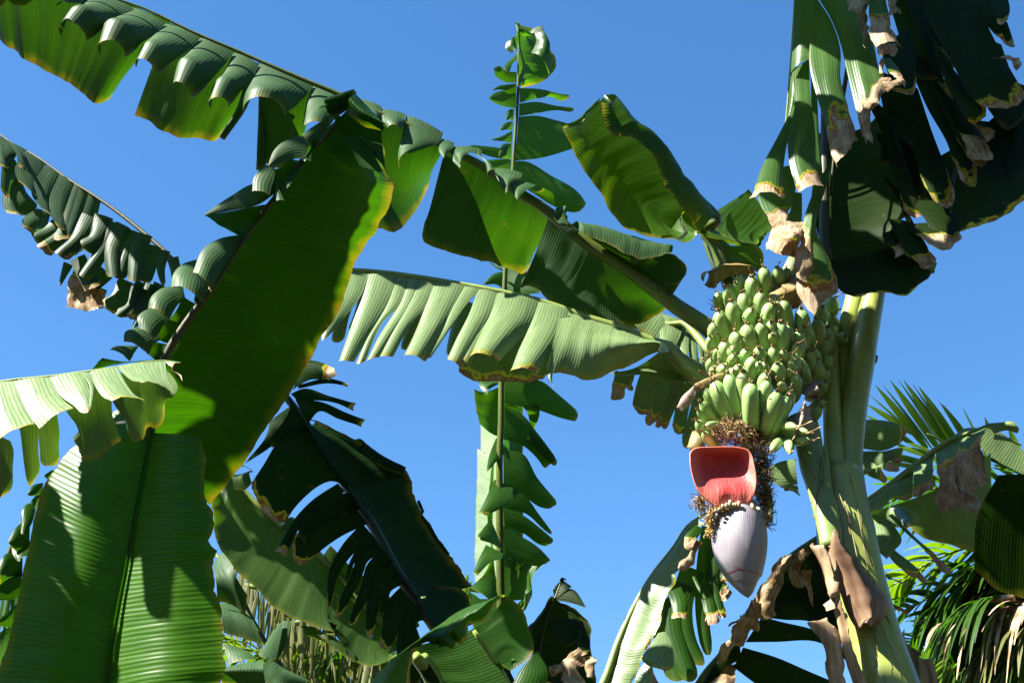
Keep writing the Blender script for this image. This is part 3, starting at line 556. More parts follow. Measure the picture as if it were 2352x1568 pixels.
# ---------------------------------------------------------------- J: dark bluish hanging leaves right of the glossy leaf
a = Leaf()
a.Q([p(7, '1440,760 1480,700 1500,690'), p(7, '1460,900 1560,880 1600,860'), p(7, '1460,1020 1520,1030 1580,1050 1640,1095 1665,980')], [4.9, 4.85, 4.85], sag=.03)
a.Q([p(7, '1470,1030 1530,1030 1590,1055 1640,1095'), p(7, '1505,1230 1560,1245 1640,1265 1700,1290 1765,1312')], [4.9, 4.85], sag=.03)
a.done(PK, LB, RIB, 'small bluish leaf hanging beside the wavy edge of the glossy leaf')
a = Leaf()
a.S(p(7, '1500,1300 1520,1380 1530,1450'), p(7, '1640,1340 1700,1380 1725,1420'), (4.85, 4.8), th=(10, 40))
a.S(p(7, '1860,1170 1790,1290 1715,1395'), p(7, '1905,1160 1880,1300 1850,1440'), (4.9, 4.8), th=(10, 30))
a.S(p(7, '1900,1150 1880,1280 1820,1430'), p(7, '1960,1150 1930,1280 1850,1450'), (4.92, 4.84), th=(10, 60))
a.Q([p(7, '1780,1430 1930,1490 2100,1567'), p(7, '1740,1490 1800,1580 1960,1680')], [4.8, 4.7], sag=.04)
a.Q([p(7, '1535,1455 1640,1430 1775,1412'), p(7, '1490,1567 1640,1580 1790,1590')], [4.6, 4.6], sag=.04)
a.M(p(7, '1450,700 1560,860 1700,1150 1850,1400 2000,1650'), (4.95, 4.9), .006, .012, 12)
a.done(PK, LB, RIB, 'pale and dark leaf scraps low between the glossy leaf and the weeping palm')
# ---------------------------------------------------------------- V: tall upright leaf
RIBM = plain('midrib_matt', [(.3, (.035, .055, .008)), (.7, (.07, .09, .018))], scale=8, rough=.7, bump=.3, bscale=60, spec=.1)
a = Leaf()
mid = p(2, '1290,165 1303,250 1302,400 1298,600 1290,750 1275,950 1262,1170') + p(5, '1212,300 1205,450 1195,700 1185,1060 1180,1400') + p(8, '1175,-20 1172,300 1175,600 1180,950 1190,1300') + [(1165, 1568), (1165, 1640)]
a.M(mid, (5.45, 5.88), .006, .021, 60)
X = p
a.Q([X(2, '1298,190 1303,400 1300,580'), X(2, '1380,220 1410,400 1380,560'), X(2, '1280,155 1330,175 1385,190 1430,240 1480,295 1530,360 1555,425 1540,475 1500,515 1410,570 1315,590')], [5.45, 5.50, 5.56], sag=-.03)
a.Q([X(2, '1395,195 1420,270 1385,360'), X(2, '1435,245 1470,330 1530,420 1500,505'), ], [5.40, 5.42], sag=.05, wamp=.004)
a.Q([X(2, '1275,150 1290,170 1305,190'), X(2, '1270,145 1285,150 1310,160')], [5.4, 5.38])
a.Q([X(2, '1295,210 1300,280 1285,345'), X(2, '1250,260 1245,300 1270,350'), X(2, '1215,290 1215,320 1250,362')], [5.45, 5.4, 5.4], sag=.02)
VL = [('1290,355 1310,375 1260,430 1235,495', '1285,365 1270,380 1210,440 1198,470', 30), ('1288,485 1215,478 1170,445 1130,460', '1286,558 1210,552 1150,515 1130,480', 30), ('1285,562 1220,570 1170,575 1122,607', '1282,630 1230,630 1190,605 1125,608', 50), ('1283,620 1180,612 1130,630 1102,655', '1280,728 1200,715 1120,680 1102,665', 30),
      ('1272,732 1235,740 1212,805', '1268,812 1240,806 1222,806', 60), ('1262,815 1205,830 1165,888', '1258,882 1220,872 1180,880', 60), ('1258,880 1180,918 1105,938', '1256,965 1200,952 1125,945', 25), ('1252,965 1195,970 1163,1055', '1248,1075 1200,1065 1170,1058', 50), ('1240,1005 1100,985 975,973', '1245,1078 1100,1050 978,1000', 20), ('1250,1075 1160,1070 1075,1075', '1245,1175 1150,1155 1095,1110', 20),
      ('1305,592 1450,600 1580,630 1658,640', '1308,692 1420,665 1530,655 1588,690', 60), ('1305,697 1420,685 1560,712 1672,722', '1303,782 1420,762 1560,742 1672,758', 70), ('1300,785 1420,778 1540,805 1700,850', '1272,1082 1450,1062 1680,995 1800,960', 20), ('1270,1085 1330,1082 1520,1180 1700,1290 1750,1350', '1255,1200 1400,1300 1560,1395 1700,1425 1745,1400', 70)]
for i, (l, r, th) in enumerate(VL): a.S(X(2, l), X(2, r), (5.5, 5.42) if i < 10 else (5.5, 5.64), th=(6, th * (1 if i < 10 else .5)), tip=.06)
a.S(X(5, '1215,310 1130,330 1065,395'), X(5, '1210,440 1150,400 1070,402'), (5.65, 5.6), th=(8, 40))
a.S(X(5, '1100,250 1160,270 1200,300'), X(5, '1130,270 1170,300 1200,310'), (5.62, 5.6), th=(8, 40))
a.S(X(5, '1225,290 1330,300 1450,440'), X(5, '1215,440 1300,460 1440,458'), (5.65, 5.6), th=(8, 30), tip=0)
a.Q([X(5, '1205,450 1200,700 1190,1060'), X(5, '1030,430 1030,800 1050,1060')], [5.7, 5.72])
a.Q([X(5, '1205,450 1200,700 1190,1060'), X(5, '1380,460 1400,800 1440,1060')], [5.7, 5.72])
a.Q([X(5, '1165,1090 1165,1250 1162,1420'), X(5, '1090,1110 1060,1250 1060,1340'), X(5, '1000,1098 1012,1200 1035,1330')], [5.8, 5.75, 5.74], sag=-.02)
a.S(X(5, '1030,1050 1040,1080 1085,1150'), X(5, '1200,1050 1160,1070 1090,1110'), (5.76, 5.72), th=(10, 40))
a.Q([X(5, '1200,1060 1200,1567') + X(8, '1195,300 1195,700 1195,1000'), X(5, '1330,1100 1330,1567') + X(8, '1330,200 1330,500 1330,740 1300,1000')], [5.84, 5.95], sag=-.01)
VR = [(5, '1205,1060 1460,1050 1560,1130 1700,1250', '1205,1200 1400,1232 1600,1300 1695,1322', 30), (5, '1205,1202 1290,1222 1330,1290 1370,1340', '1205,1215 1280,1240 1360,1330 1385,1357', 50), (5, '1345,1210 1440,1220 1440,1280 1405,1370', '1330,1220 1360,1260 1380,1340 1395,1370', 30),
      (5, '1205,1210 1310,1260 1430,1400 1555,1567', '1200,1440 1310,1470 1400,1540 1480,1640', 25), (5, '1380,1370 1480,1470 1565,1590', '1350,1450 1440,1530 1540,1620', 60), (8, '1195,0 1320,20 1430,190 1567,352', '1200,255 1330,310 1460,390 1522,398', 35), (8, '1195,250 1330,300 1440,440 1530,560', '1205,390 1350,430 1470,535 1512,568', 40),
      (8, '1195,380 1330,440 1450,530 1546,612', '1205,525 1330,560 1450,640 1490,648', 40), (8, '1195,510 1300,570 1430,650 1520,742', '1205,780 1300,810 1420,810 1470,772', 35)]
for fr, l, r, th in VR: a.S(X(fr, l), X(fr, r), (5.8, 5.88), th=(6, th * .6), tip=.04)
a.Q([X(8, '1200,700 1200,850 1200,1000'), X(8, '1310,740 1300,900 1290,1030'), X(8, '1440,780 1400,840 1388,900 1395,960 1370,1030 1330,1088 1270,1050')], [5.83, 5.8, 5.78], sag=-.03)
for l, r in (('1150,-80 1100,50 1083,140', '1235,-5 1180,50 1095,145'), ('1140,200 1080,330 1028,432', '1308,285 1220,370 1085,442'), ('1112,468 1060,530 1020,582', '1190,672 1120,630 1040,605'), ('1082,638 1030,740 990,835', '1252,735 1130,748 1025,840')):
    a.S(X(8, l), X(8, r), (5.74, 5.66), th=(8, 40), tip=0, dry=.985)
a.Q([X(8, '1140,-20 1130,300 1140,800 1170,980'), X(8, '1120,100 1090,400 1090,800 1010,900 960,950')], [5.8, 5.78])
a.S(X(8, '1120,830 1030,880 958,940'), X(8, '1160,980 1150,1020 1120,1040'), (5.76, 5.7), th=(8, 40))
a.Q([X(8, '960,945 1040,1000 1100,1060'), X(8, '980,1000 1000,1040 1100,1060')], [5.7, 5.7])
a.Q([X(8, '1180,1000 1190,1300 1200,1500'), X(8, '960,1000 1000,1200 1050,1400')], [5.85, 5.85])
a.done(PV, leafmat('leaf_upright', (.014, .05, .004), (.024, .075, .008), (.05, .18, .002), rough=.4, rib=.013, tmix=.45, wear=.15), RIBM, 'tall upright leaf with ragged sawtooth lobes on both sides of its stem')
a = Leaf()
a.Q([X(5, '1165,1200 1160,1340 1150,1567') + X(8, '1150,200 1150,600 1150,900'), X(5, '1048,1200 1046,1335 1036,1567') + X(8, '1028,0 1020,200 1012,500 1005,760 1008,900')], [5.86, 6.0], sag=.01)
a.done(PV, leafmat('leaf_glare', (.16, .23, .12), (.22, .30, .17), (.05, .12, .01), rough=.4, spec=.5), RIBP, 'pale sunlit blade behind the left side of the upright leaf')  # sun glare on this blade painted in as a very pale base colour
# ---------------------------------------------------------------- M: small dark leaf against the sky
a = Leaf()
a.M(X(8, '1595,860 1560,960 1500,1100 1450,1300 1430,1500 1400,1650'), (5.2, 5.2), .003, .010, 14)
a.Q([X(8, '1595,870 1560,960 1540,1010'), X(8, '1620,890 1640,905 1658,918')][::-1], [5.18, 5.2], rag=.006)
a.S(X(8, '1590,862 1600,885 1575,880'), X(8, '1625,880 1620,868 1590,858'), (5.2, 5.2), th=(40, 120), tip=0)
a.Q([X(8, '1590,880 1565,930 1540,1000'), X(8, '1560,900 1540,930 1535,975')], [5.2, 5.2], rag=.012)
a.S(X(8, '1570,940 1660,935 1757,1058'), X(8, '1545,1010 1640,1025 1757,1060'), (5.2, 5.16), th=(6, 20), tip=0)
a.Q([X(8, '1540,990 1500,1100 1440,1300 1420,1600'), X(8, '1640,1060 1650,1200 1650,1400 1650,1600'), X(8, '1540,1020 1640,1045 1700,1085 1790,1205 1780,1265 1800,1400 1830,1600')], [5.2, 5.18, 5.2], sag=-.03)
a.Q([X(8, '1540,990 1500,1100 1440,1300 1420,1600'), X(8, '1500,1000 1460,1080 1400,1160 1368,1185 1375,1260 1395,1400 1390,1600')], [5.2, 5.2], sag=.02)
a.S(X(8, '1525,1135 1540,1230 1610,1330'), X(8, '1700,1140 1720,1160 1690,1300'), (5.1, 5.06), th=(10, 30))
a.S(X(8, '1720,1140 1695,1260 1690,1405'), X(8, '1735,1160 1780,1300 1790,1380'), (5.08, 5.02), th=(10, 50), dry=.95)
for c, w0, w1 in (('1740,1380 1650,1440 1700,1567', 140, 60), ('1790,1390 1780,1460 1790,1540', 60, 60), ('1620,1450 1540,1480 1500,1500', 60, 60), ('1700,1500 1660,1540 1690,1640', 140, 140)):
    a.Fg(8, c, w0, w1, (5.02, 5.0), th=(20, 80), dry=0.0, wamp=.006, rag=.01)
a.Q([X(8, '1250,1567 1450,1520 1600,1550'), X(8, '1230,1640 1450,1640 1650,1640')], [5, 4.95], dry=.3)
a.S(X(8, '1370,1400 1380,1500 1380,1600'), X(8, '1480,1440 1540,1520 1560,1620'), (5.1, 5.1), th=(10, 40))
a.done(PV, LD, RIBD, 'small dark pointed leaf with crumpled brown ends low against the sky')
# ---------------------------------------------------------------- N: pale leaf under the bud
a = Leaf()
mid = X(8, '1800,1700 1870,1567 1970,1290 2080,1050 2200,845 2352,645') + X(9, '100,505 180,450 215,425')
a.M(mid, (4.42, 4.5), .014, .005, 30)
a.Q([X(8, '1880,1560 1975,1290 2085,1050 2205,845 2352,650') + X(9, '100,510 215,430'), X(8, '1960,1600 2100,1350 2200,1150') + X(9, '0,800 100,640 200,500'), X(8, '2060,1580 2130,1400 2230,1200 2250,1150 2270,1040 2352,860') + X(9, '0,835 40,800 105,745 135,640 150,560 160,515 230,500')], [4.45, 4.43, 4.40], sag=.02, dry=.985, wamp=.003)
for fr, c, w0, w1, d, Y in ((9, '170,520 110,620 150,640', 60, 90, .6, 4.9), (9, '160,610 110,730 20,810', 70, 50, .0, 4.88), (9, '240,520 200,800 190,1100 230,1390', 110, 80, None, 5.0), (9, '290,560 280,800 290,1000 325,1140', 90, 70, .93, 4.98), (9, '130,800 60,1000 100,1300 190,1460', 170, 90, None, 4.97), (9, '60,900 0,1150 60,1400 120,1567', 150, 130, None, 4.96),
                             (9, '300,780 330,850 385,880', 120, 50, .7, 4.98), (9, '300,900 340,960 380,1000', 90, 90, .4, 4.97), (9, '200,900 240,1050 260,1190', 80, 100, .75, 4.96), (9, '0,940 30,1010 40,1150', 100, 110, .85, 4.9), (9, '130,850 180,950 210,1000', 20, 20, None, 4.9), (9, '-60,1000 -40,1300 40,1567', 200, 150, None, 4.99), (9, '270,650 250,800 250,900', 80, 80, None, 5.02)):
    a.mi = 1; a.Fg(fr, c, w0, w1, (Y - .54, Y - .57), th=(12, 60), dry=d); a.mi = 0
a.S(X(8, '2240,1230 2180,1320 2130,1400 2220,1490'), X(8, '2290,1220 2330,1300 2345,1400 2340,1498'), (4.34, 4.30), th=(10, 60), dry=.97)
a.Q([X(8, '2170,1400 2100,1500 2060,1640'), X(8, '2220,1480 2260,1560 2270,1640')], [4.36, 4.32], dry=.6)
a.done(PN, [LP, LM], RIBP, 'pale upright leaf with glowing left edge and shaded hanging strips with tan tips')
# ---------------------------------------------------------------- P: great hanging leaf top right
a = Leaf()
mid = p(3, '745,900 760,760 780,520 802,250 818,0 830,-200') + [(1900, -230), (2100, -380)]
a.M(mid, (4.0, 3.55), .004, .012, 30)
a.Q([p(3, '812,-60 800,250 785,490'), p(3, '945,-60 935,120 915,300 905,400')], [3.78, 3.74], sag=.01)
a.Q([p(3, '785,480 765,740 750,840'), p(3, '860,450 830,700 790,830')], [3.86, 3.84], sag=.01)
PL = [('800,720 690,930 600,1100 518,1330', '830,700 775,900 740,1100 740,1345', 45, .90, (3.84, 3.70)), ('795,490 812,720 765,950 775,1080 835,1300', '910,395 912,560 948,900 965,1150 1010,1262', 50, .90, (3.80, 3.66)),
      ('942,-10 922,200 908,420 960,650 1012,820 1085,1140', '962,-10 1060,150 1118,330 1120,540 1165,700 1245,940', 35, .79, (3.74, 3.60)), ('965,-20 1060,140 1120,300 1165,500 1200,650 1290,970', '1180,-20 1250,120 1340,290 1375,450 1400,520 1330,700', 25, .82, (3.72, 3.58)),
      ('1305,-120 1310,20 1312,180 1345,325', '1415,-120 1425,20 1450,120 1512,312', 60, .55, (3.60, 3.50)), ('1180,-80 1170,0 1162,72', '1300,-80 1310,20 1225,100', 50, .1, (3.58, 3.52)), ('1225,90 1250,180 1283,325', '1300,60 1310,150 1290,320', 70, -.2, (3.6, 3.58)),
      ('1370,400 1385,440 1375,500', '1415,390 1410,470 1395,530', 60, -.2, (3.62, 3.6)), ('1400,400 1440,480 1500,560', '1450,390 1510,470 1545,580', 50, .6, (3.64, 3.56)), ('1420,-60 1440,60 1440,130', '1480,-60 1490,40 1520,110', 60, .1, (3.58, 3.52))]
for l, r, th, d, Y in PL: a.S(p(3, l), p(3, r), Y, th=(10, th), dry=d, tip=.0, rag=.008, wamp=.003)
a.S(p(3, '1400,510 1330,600 1250,780 1290,960'), p(3, '1450,540 1420,600 1330,780 1330,1000'), (3.58, 3.56), th=(10, 60), dry=-.2, rag=.01, wamp=.005)
a.S(p(3, '1390,540 1460,560 1520,530'), p(3, '1420,620 1480,590 1540,570'), (3.58, 3.56), th=(10, 60), dry=-.2, rag=.01)
# back sides of the rolled ends
a.S(p(3, '640,1150 560,1300 620,1450 700,1567'), p(3, '830,1100 820,1250 790,1400 760,1500'), (3.92, 3.88), th=(5, 40), dry=.72)
a.S(p(3, '1345,300 1370,340 1400,385'), p(3, '1500,300 1500,340 1490,385'), (3.60, 3.58), th=(20, 60), dry=-.2)
a.S(p(3, '800,1290 780,1420 680,1560') + p(6, '610,200'), p(3, '860,1300 860,1450 855,1530') + p(6, '840,270'), (3.94, 3.86), th=(8, 50), dry=.75)
a.S(p(6, '690,-20 650,60 610,195'), p(6, '865,-20 860,60 835,100'), (3.84, 3.8), th=(8, 50), dry=-.2)
a.S(p(3, '1090,1000 1100,1100') [:1] + p(6, '880,-60 850,100 805,270 812,400'), p(6, '930,-60 935,150 925,330 905,410'), (3.86, 3.82), th=(8, 70), dry=.62)
a.S(p(3, '920,500 925,800 940,1100 890,1567') + p(6, '830,440 930,640'), p(3, '960,560 975,900 1000,1200 960,1567') + p(6, '1030,200 1100,420 940,600'), (3.94, 3.88), th=(8, 30), dry=.86)
a.done(PM, leafmat('leaf_scorched', (.030, .075, .016), (.05, .105, .028), (.07, .17, .004), rough=.36, rib=.013, wear=.25), RIBP, 'hanging leaf at top right whose long strips end in dry tan tips')
# dark inner strips of a second hanging leaf
a = Leaf()
a.M([(2250, -320), (2080, -150), (1980, 30), (1930, 260), (1905, 460)], (3.6, 4.1), .016, .005, 20)
KL = [('1350,900 1480,1150 1600,1380', '1700,900 1800,1150 1830,1400', 10, .96, (4.02, 4.02), .2), ('1900,800 1950,1000 2050,1300', '2300,850 2300,1100 2250,1300', 10, None, (4.0, 4.0), .25), ('1380,300 1440,500 1480,620 1535,650', '1600,200 1625,420 1632,600 1625,660', 40, .9, (3.80, 3.76), .2), ('1480,-100 1640,200 1740,480 1830,670', '1680,-100 1740,250 1800,500 1892,655', 30, .93, (3.84, 3.80), .15), ('1250,600 1400,900 1500,1250 1575,1500', '1460,780 1560,1080 1640,1300 1702,1440', 30, .93, (3.94, 3.92), .1),
      ('1500,500 1580,900 1680,1250 1770,1465', '1640,600 1740,900 1840,1150 1930,1340', 25, .93, (3.90, 3.88), .2), ('1530,300 1700,720 1850,1000 1905,1260', '1780,500 1900,850 2000,1050 2082,1265', 30, .95, (3.86, 3.82), .2), ('1640,380 1780,700 1900,950 1970,1150', '1880,600 2000,800 2100,960 2148,1110', 30, .92, (3.84, 3.80), .25),
      ('1680,0 1850,380 2000,650 2130,770', '2000,-80 2120,200 2250,450 2400,700', 20, .93, (3.70, 3.66), .1), ('1400,-100 1500,200 1560,450 1600,600', '1800,-150 1850,100 1900,350 1950,500', 15, None, (3.88, 3.84), .2),
      ('1300,450 1400,700 1400,900 1350,1120', '1560,560 1600,800 1500,1000 1440,1100', 15, None, (3.98, 3.96), .2), ('1900,200 2050,500 2100,700 2150,860', '2200,300 2300,600 2352,800 2300,900', 20, None, (3.9, 3.9), .2),
      ('2000,-80 2090,150 2200,280 2250,330', '2160,-60 2230,120 2260,250 2300,300', 20, .85, (3.72, 3.68), .1), ('2100,500 2200,700 2250,1000 2100,1200', '2420,600 2420,800 2400,1000 2300,1250', 10, None, (3.95, 3.96), .1),
      ('2140,380 2180,380 2230,400', '2330,380 2330,440 2290,470', 20, -.1, (3.62, 3.6), .1), ('1890,850 1960,1000 1990,1100', '2040,900 2120,1000 2160,1100', 50, .2, (3.78, 3.76), .2)]
for l, r, th, d, Y, tp in KL: a.S(p(3, l), p(3, r), Y, th=(8, th), dry=d, tip=tp, wamp=.003)
a.S(p(3, '1775,350 1825,550 1900,690 2000,830 2100,840'), p(3, '1795,360 1890,480 1990,620 2080,690 2118,735'), (3.78, 3.70), th=(15, 60), dry=.95)
a.S(p(3, '2100,-60 2150,80 2195,190'), p(3, '2225,-60 2255,60 2240,150'), (3.66, 3.6), th=(12, 60), dry=.93, wamp=.004)
a.S(p(3, '2190,185 2250,330'), p(3, '2240,150 2290,305'), (3.66, 3.64), th=(8, 20), dry=.8)
a.S(p(3, '2000,820 2060,880 2080,965'), p(3, '2090,840 2150,880 2160,935'), (3.76, 3.74), th=(8, 20), dry=.2)
a.S(p(3, '1590,140 1660,260 1730,400'), p(3, '1625,150 1690,300 1745,470'), (3.80, 3.79), th=(8, 20))
a.S(p(3, '1675,120 1740,250 1860,400 1930,510'), p(3, '1700,130 1780,260 1890,430 1950,505'), (3.78, 3.77), th=(8, 20), dry=.6)
a.S(p(3, '1452,770 1480,830 1500,900 1600,980'), p(3, '1475,780 1550,850 1620,950 1612,985'), (3.86, 3.85), th=(8, 20))
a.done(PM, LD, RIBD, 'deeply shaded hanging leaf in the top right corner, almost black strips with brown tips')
# Q1 / Q2 big undersides
a = Leaf()
a.M(p(3, '1010,700 1010,1000 1010,1567') + p(6, '1010,100 1040,250'), (4.12, 4.0), .012, .02, 12)
a.Q([p(3, '940,900 960,1300') + p(6, '955,20 1000,150 1050,300 1100,430'), p(3, '1300,800 1350,1100') + p(6, '1300,60 1330,200 1350,320'), p(3, '1480,600 1600,900 1700,1300') + p(6, '1480,60 1600,150 1700,220 1770,262')], [(4.14, 4.02), (4.08, 3.99), (4.0, 4.0)], sag=-.03, wamp=.003)
a.Q([p(6, '1060,250 1300,200 1500,150 1770,255'), p(6, '1080,350 1300,360 1600,300 1750,290'), p(6, '1095,410 1130,455 1180,482 1230,480 1300,463 1380,455 1450,460 1560,472 1600,440 1650,400 1700,360 1735,300')], [4.0, 3.96, 3.95], sag=-.02, dry=.965)
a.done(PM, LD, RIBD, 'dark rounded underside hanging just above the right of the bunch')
a = Leaf()
a.M(p(3, '1990,900 1880,1200 1850,1500') , (3.95, 3.9), .01, .006, 10)
a.Q([p(3, '1700,1100 1950,950 2352,600') , p(3, '1780,1350 2050,1200 2420,950'), p(3, '1840,1500 1870,1590 1920,1560 2050,1520 2150,1490 2250,1430 2352,1345 2450,1240')], [3.98, 3.92, 3.88], sag=-.03, wamp=.004, dry=.985)
for l, r, d, Y in (('1600,1350 1700,1500 1760,1640', '1850,1350 1900,1500 1935,1640', .85, (3.92, 3.86)), ('1400,1200 1520,1400 1600,1567', '1440,1200 1560,1400 1650,1567', None, (4.2, 4.2)),):
    a.S(p(3, l), p(3, r), Y, th=(10, 30), dry=d)
a.S(p(6, '1560,0 1650,80 1740,140 1790,172'), p(6, '1860,-10 1900,30 1930,80 1850,160'), (3.9, 3.84), th=(10, 40), dry=.45)
a.S(p(6, '1440,-40 1540,150 1640,260 1700,330'), p(6, '1600,-20 1690,120 1740,210 1775,262'), (3.92, 3.88), th=(10, 40), dry=.72)
a.S(p(6, '1400,60 1460,150 1490,250'), p(6, '1480,30 1530,120 1580,195'), (3.94, 3.92), th=(10, 40), dry=.6)
a.S(p(3, '1405,1190 1480,1300 1560,1480'), p(3, '1430,1200 1510,1290 1600,1500'), (4.05, 4.0), th=(10, 20))
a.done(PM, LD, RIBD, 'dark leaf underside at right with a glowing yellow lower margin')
# unseen leaves added above the frame to cast shade
def shade_leaf(plant, base, d, length, width, droop, mat=None, seed=0):
    mat = mat or LM
    a = Leaf(); d = d.normalized(); side = d.cross(Vector((0, 0, 1))).normalized(); n = 28; nw = 9; c = []
    for i in range(n):
        t = i / (n - 1); c.append(base + d * (length * t) + Vector((0, 0, -droop * t * t * length)))
    a.rib.tube(c, [.03 * (1 - i / n) + .005 for i in range(n)], 8)
    for sg in (-1, 1):
        rnd = random.Random(seed * 7 + sg); i = 5
        while i < n - 1:
            k = min(n - 1, i + rnd.choice((2, 3, 4, 5)))
            G = []
            for j in range(nw):
                v = j / (nw - 1); row = []
                for ii in range(6):
                    t = (i + (k - i) * ii / 5) / (n - 1); f = t * (n - 1); q = c[int(f)].lerp(c[min(int(f) + 1, n - 1)], f - int(f))
                    wd = width * math.sin(math.pi * min(1, (t - .1) / .9 * .92 + .06)) ** .5
                    row.append(q + side * (sg * wd * v * .9) + Vector((0, 0, -wd * v * v * .55 - .04 * math.sin(math.pi * ii / 5) * v)) - d * (-.1 * wd * v))
                G.append(row)
            a._emit(G, .1, (0, 1), None, .003, .006, 1); i = k
    return a.done(plant, mat, RIB)
# ---------------------------------------------------------------- O: old drooping leaf left of the pseudostem
a = Leaf()
mid = p(9, '1010,590 930,640 850,690 760,760 690,840 620,940 520,1080 430,1230 370,1320 300,1400 210,1500 120,1640')
a.M(mid, (4.45, 4.75), .020, .010, 24)
OL = [('760,780 880,860 1060,950', '720,840 900,900 1120,1110', .02, None), ('720,830 760,1000 900,1120 1000,1260', '980,660 1050,800 1150,1000 1180,1200', 0, None), ('690,850 620,1000 590,1080 560,1130', '700,900 760,1000 740,1100 640,1138', 0, None),
      ('700,860 860,930 1000,960 1130,1100', '575,1115 720,1140 900,1150 1180,1290', 0, None), ('590,1120 720,1155 960,1220 1120,1320', '480,1292 680,1290 970,1293 1200,1450', 0, None), ('465,1325 700,1395 900,1480 1080,1555', '400,1460 600,1600 900,1680 1100,1720', 0, None), ('940,650 1000,700 1100,800', '860,700 950,860 1100,960', 0, None)]
for l, r, t_, d in OL: a.S(p(9, l), p(9, r), (4.62, 4.70), th=(6, 14), tip=t_, dry=d, wamp=.003)
a.Q([p(9, '455,1322 400,1330 330,1400 180,1590'), p(9, '455,1400 380,1450 300,1560 260,1640')], [4.66, 4.62], sag=.03)
a.S(p(9, '330,1460 250,1540 180,1620'), p(9, '430,1440 415,1520 400,1640'), (4.64, 4.6), th=(10, 40), dry=0)
for c, w0, w1, th in (('800,740 700,790 690,870 620,990 610,1080 645,1125', 60, 130, 80), ('700,750 760,760 770,740', 40, 20, 80), ('890,690 850,720 820,800 835,900', 60, 110, 60), ('560,1020 540,1100 530,1200', 70, 60, 80), ('500,1130 460,1210 430,1320', 130, 90, 70), ('895,800 895,900 905,990 930,1060', 50, 14, 60), ('880,790 900,850 915,885', 20, 50, 50), ('470,1100 420,1150 370,1178', 30, 10, 60), ('400,1290 350,1330 320,1400', 60, 80, 60)):
    a.Fg(9, c, w0, w1, (4.44, 4.50), th=(25, th), dry=-.3, wamp=.006, rag=.01)
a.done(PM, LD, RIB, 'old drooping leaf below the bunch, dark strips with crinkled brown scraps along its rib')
# ---------------------------------------------------------------- R: leaf with large tan end, right
a = Leaf()
a.M(p(9, '1270,380 1310,345 1450,240 1650,80 1830,-50') + p(6, '2050,1370 2120,1340 2240,1335'), (4.6, 4.5), .014, .004, 20)
a.Q([p(9, '1300,355 1450,240 1620,105'), p(9, '1320,420 1390,400 1480,330 1560,340 1600,325')], [4.6, 4.55], sag=.02, dry=.95)
a.Q([p(9, '1620,105 1765,5'), p(9, '1600,310 1660,300 1730,265 1758,190')], [4.56, 4.5], sag=.02, dry=.8)
a.Q([p(9, '1760,5 1830,-50 1950,-140') + p(6, '2100,1365'), p(9, '1765,200 1850,180 1960,100 2050,0'), p(9, '1760,330 1780,400 1860,395 1960,372 1950,310 1915,290 1990,290 2060,255 2125,210 2100,130 2060,20')], [4.55, 4.5, 4.48], dry=.36, sag=.02, wamp=.007, rag=.01)
a.S(p(6, '2110,1350 2180,1330 2235,1325'), p(6, '2150,1400 2240,1380 2330,1412'), (4.5, 4.5), th=(20, 80), wamp=.006, rag=.01)
a.Fg(6, '2150,1420 2250,1440 2340,1480', 40, 10, (4.5, 4.5))
# shaded half
a.Q([p(9, '1320,420 1600,330 1900,200 2130,20') , p(9, '1450,520 1800,500 2130,380'), p(9, '1480,440 1700,600 1900,650 2080,720')], [4.7, 4.75, 4.8])
a.Q([p(9, '2000,-60 2150,60 2352,170'), p(6, '2100,1360 2200,1400 2400,1560')], [4.72, 4.7])
for l, r, d in (('1440,440 1560,560 1700,690 1800,830', '1470,430 1640,600 1800,730 1905,835', .7), ('1350,470 1480,760 1600,850 1680,915', '1420,700 1550,730 1640,800 1722,885', .8), ('1330,430 1360,560 1350,640 1430,740', '1460,480 1530,620 1480,680 1430,740', None), ('1420,820 1500,890 1570,935', '1440,870 1520,880 1585,905', .6)):
    a.S(p(9, l), p(9, r), (4.62, 4.58), th=(12, 50), dry=d)
a.S(p(9, '1880,260 1960,380 2060,490'), p(9, '1960,230 2060,350 2130,470'), (4.66, 4.62), th=(12, 40), dry=-.1)
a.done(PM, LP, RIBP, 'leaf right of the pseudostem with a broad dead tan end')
a = Leaf()
a.M(p(9, '1180,200 1250,160 1400,120'), (4.6, 4.65), .015, .006, 8)
for fr, l, r, d in ((6, '1250,1305 1400,1310 1545,1335', '1250,1500 1420,1512 1572,1430', .93), (6, '1250,1530 1400,1520 1545,1482', '1250,1610 1400,1600 1540,1550', .97), (9, '1250,60 1340,90 1420,160', '1250,150 1340,190 1430,225', .75), (9, '1250,10 1400,10 1540,40', '1250,60 1400,60 1530,100', .7), (9, '1300,60 1420,80 1520,120', '1300,100 1400,130 1500,160', .6)):
    a.S(p(fr, l), p(fr, r), (4.66, 4.62), th=(12, 30), dry=d)
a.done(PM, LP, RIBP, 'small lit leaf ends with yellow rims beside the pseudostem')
a = Leaf()
a.S(p(9, '640,120 690,90 820,60'), p(9, '640,205 730,245 830,232'), (4.7, 4.7), th=(8, 20), tip=0)
a.Fg(9, '600,200 640,330 655,495', 60, 30, (4.75, 4.7), th=(12, 50))
a.S(p(9, '700,240 740,260 730,290'), p(9, '830,240 850,300 800,270'), (4.8, 4.8), th=(10, 30), dry=.2, rag=.02)
a.done(PM, LP, RIBP, 'small lit leaf ends with yellow rims beside the pseudostem')
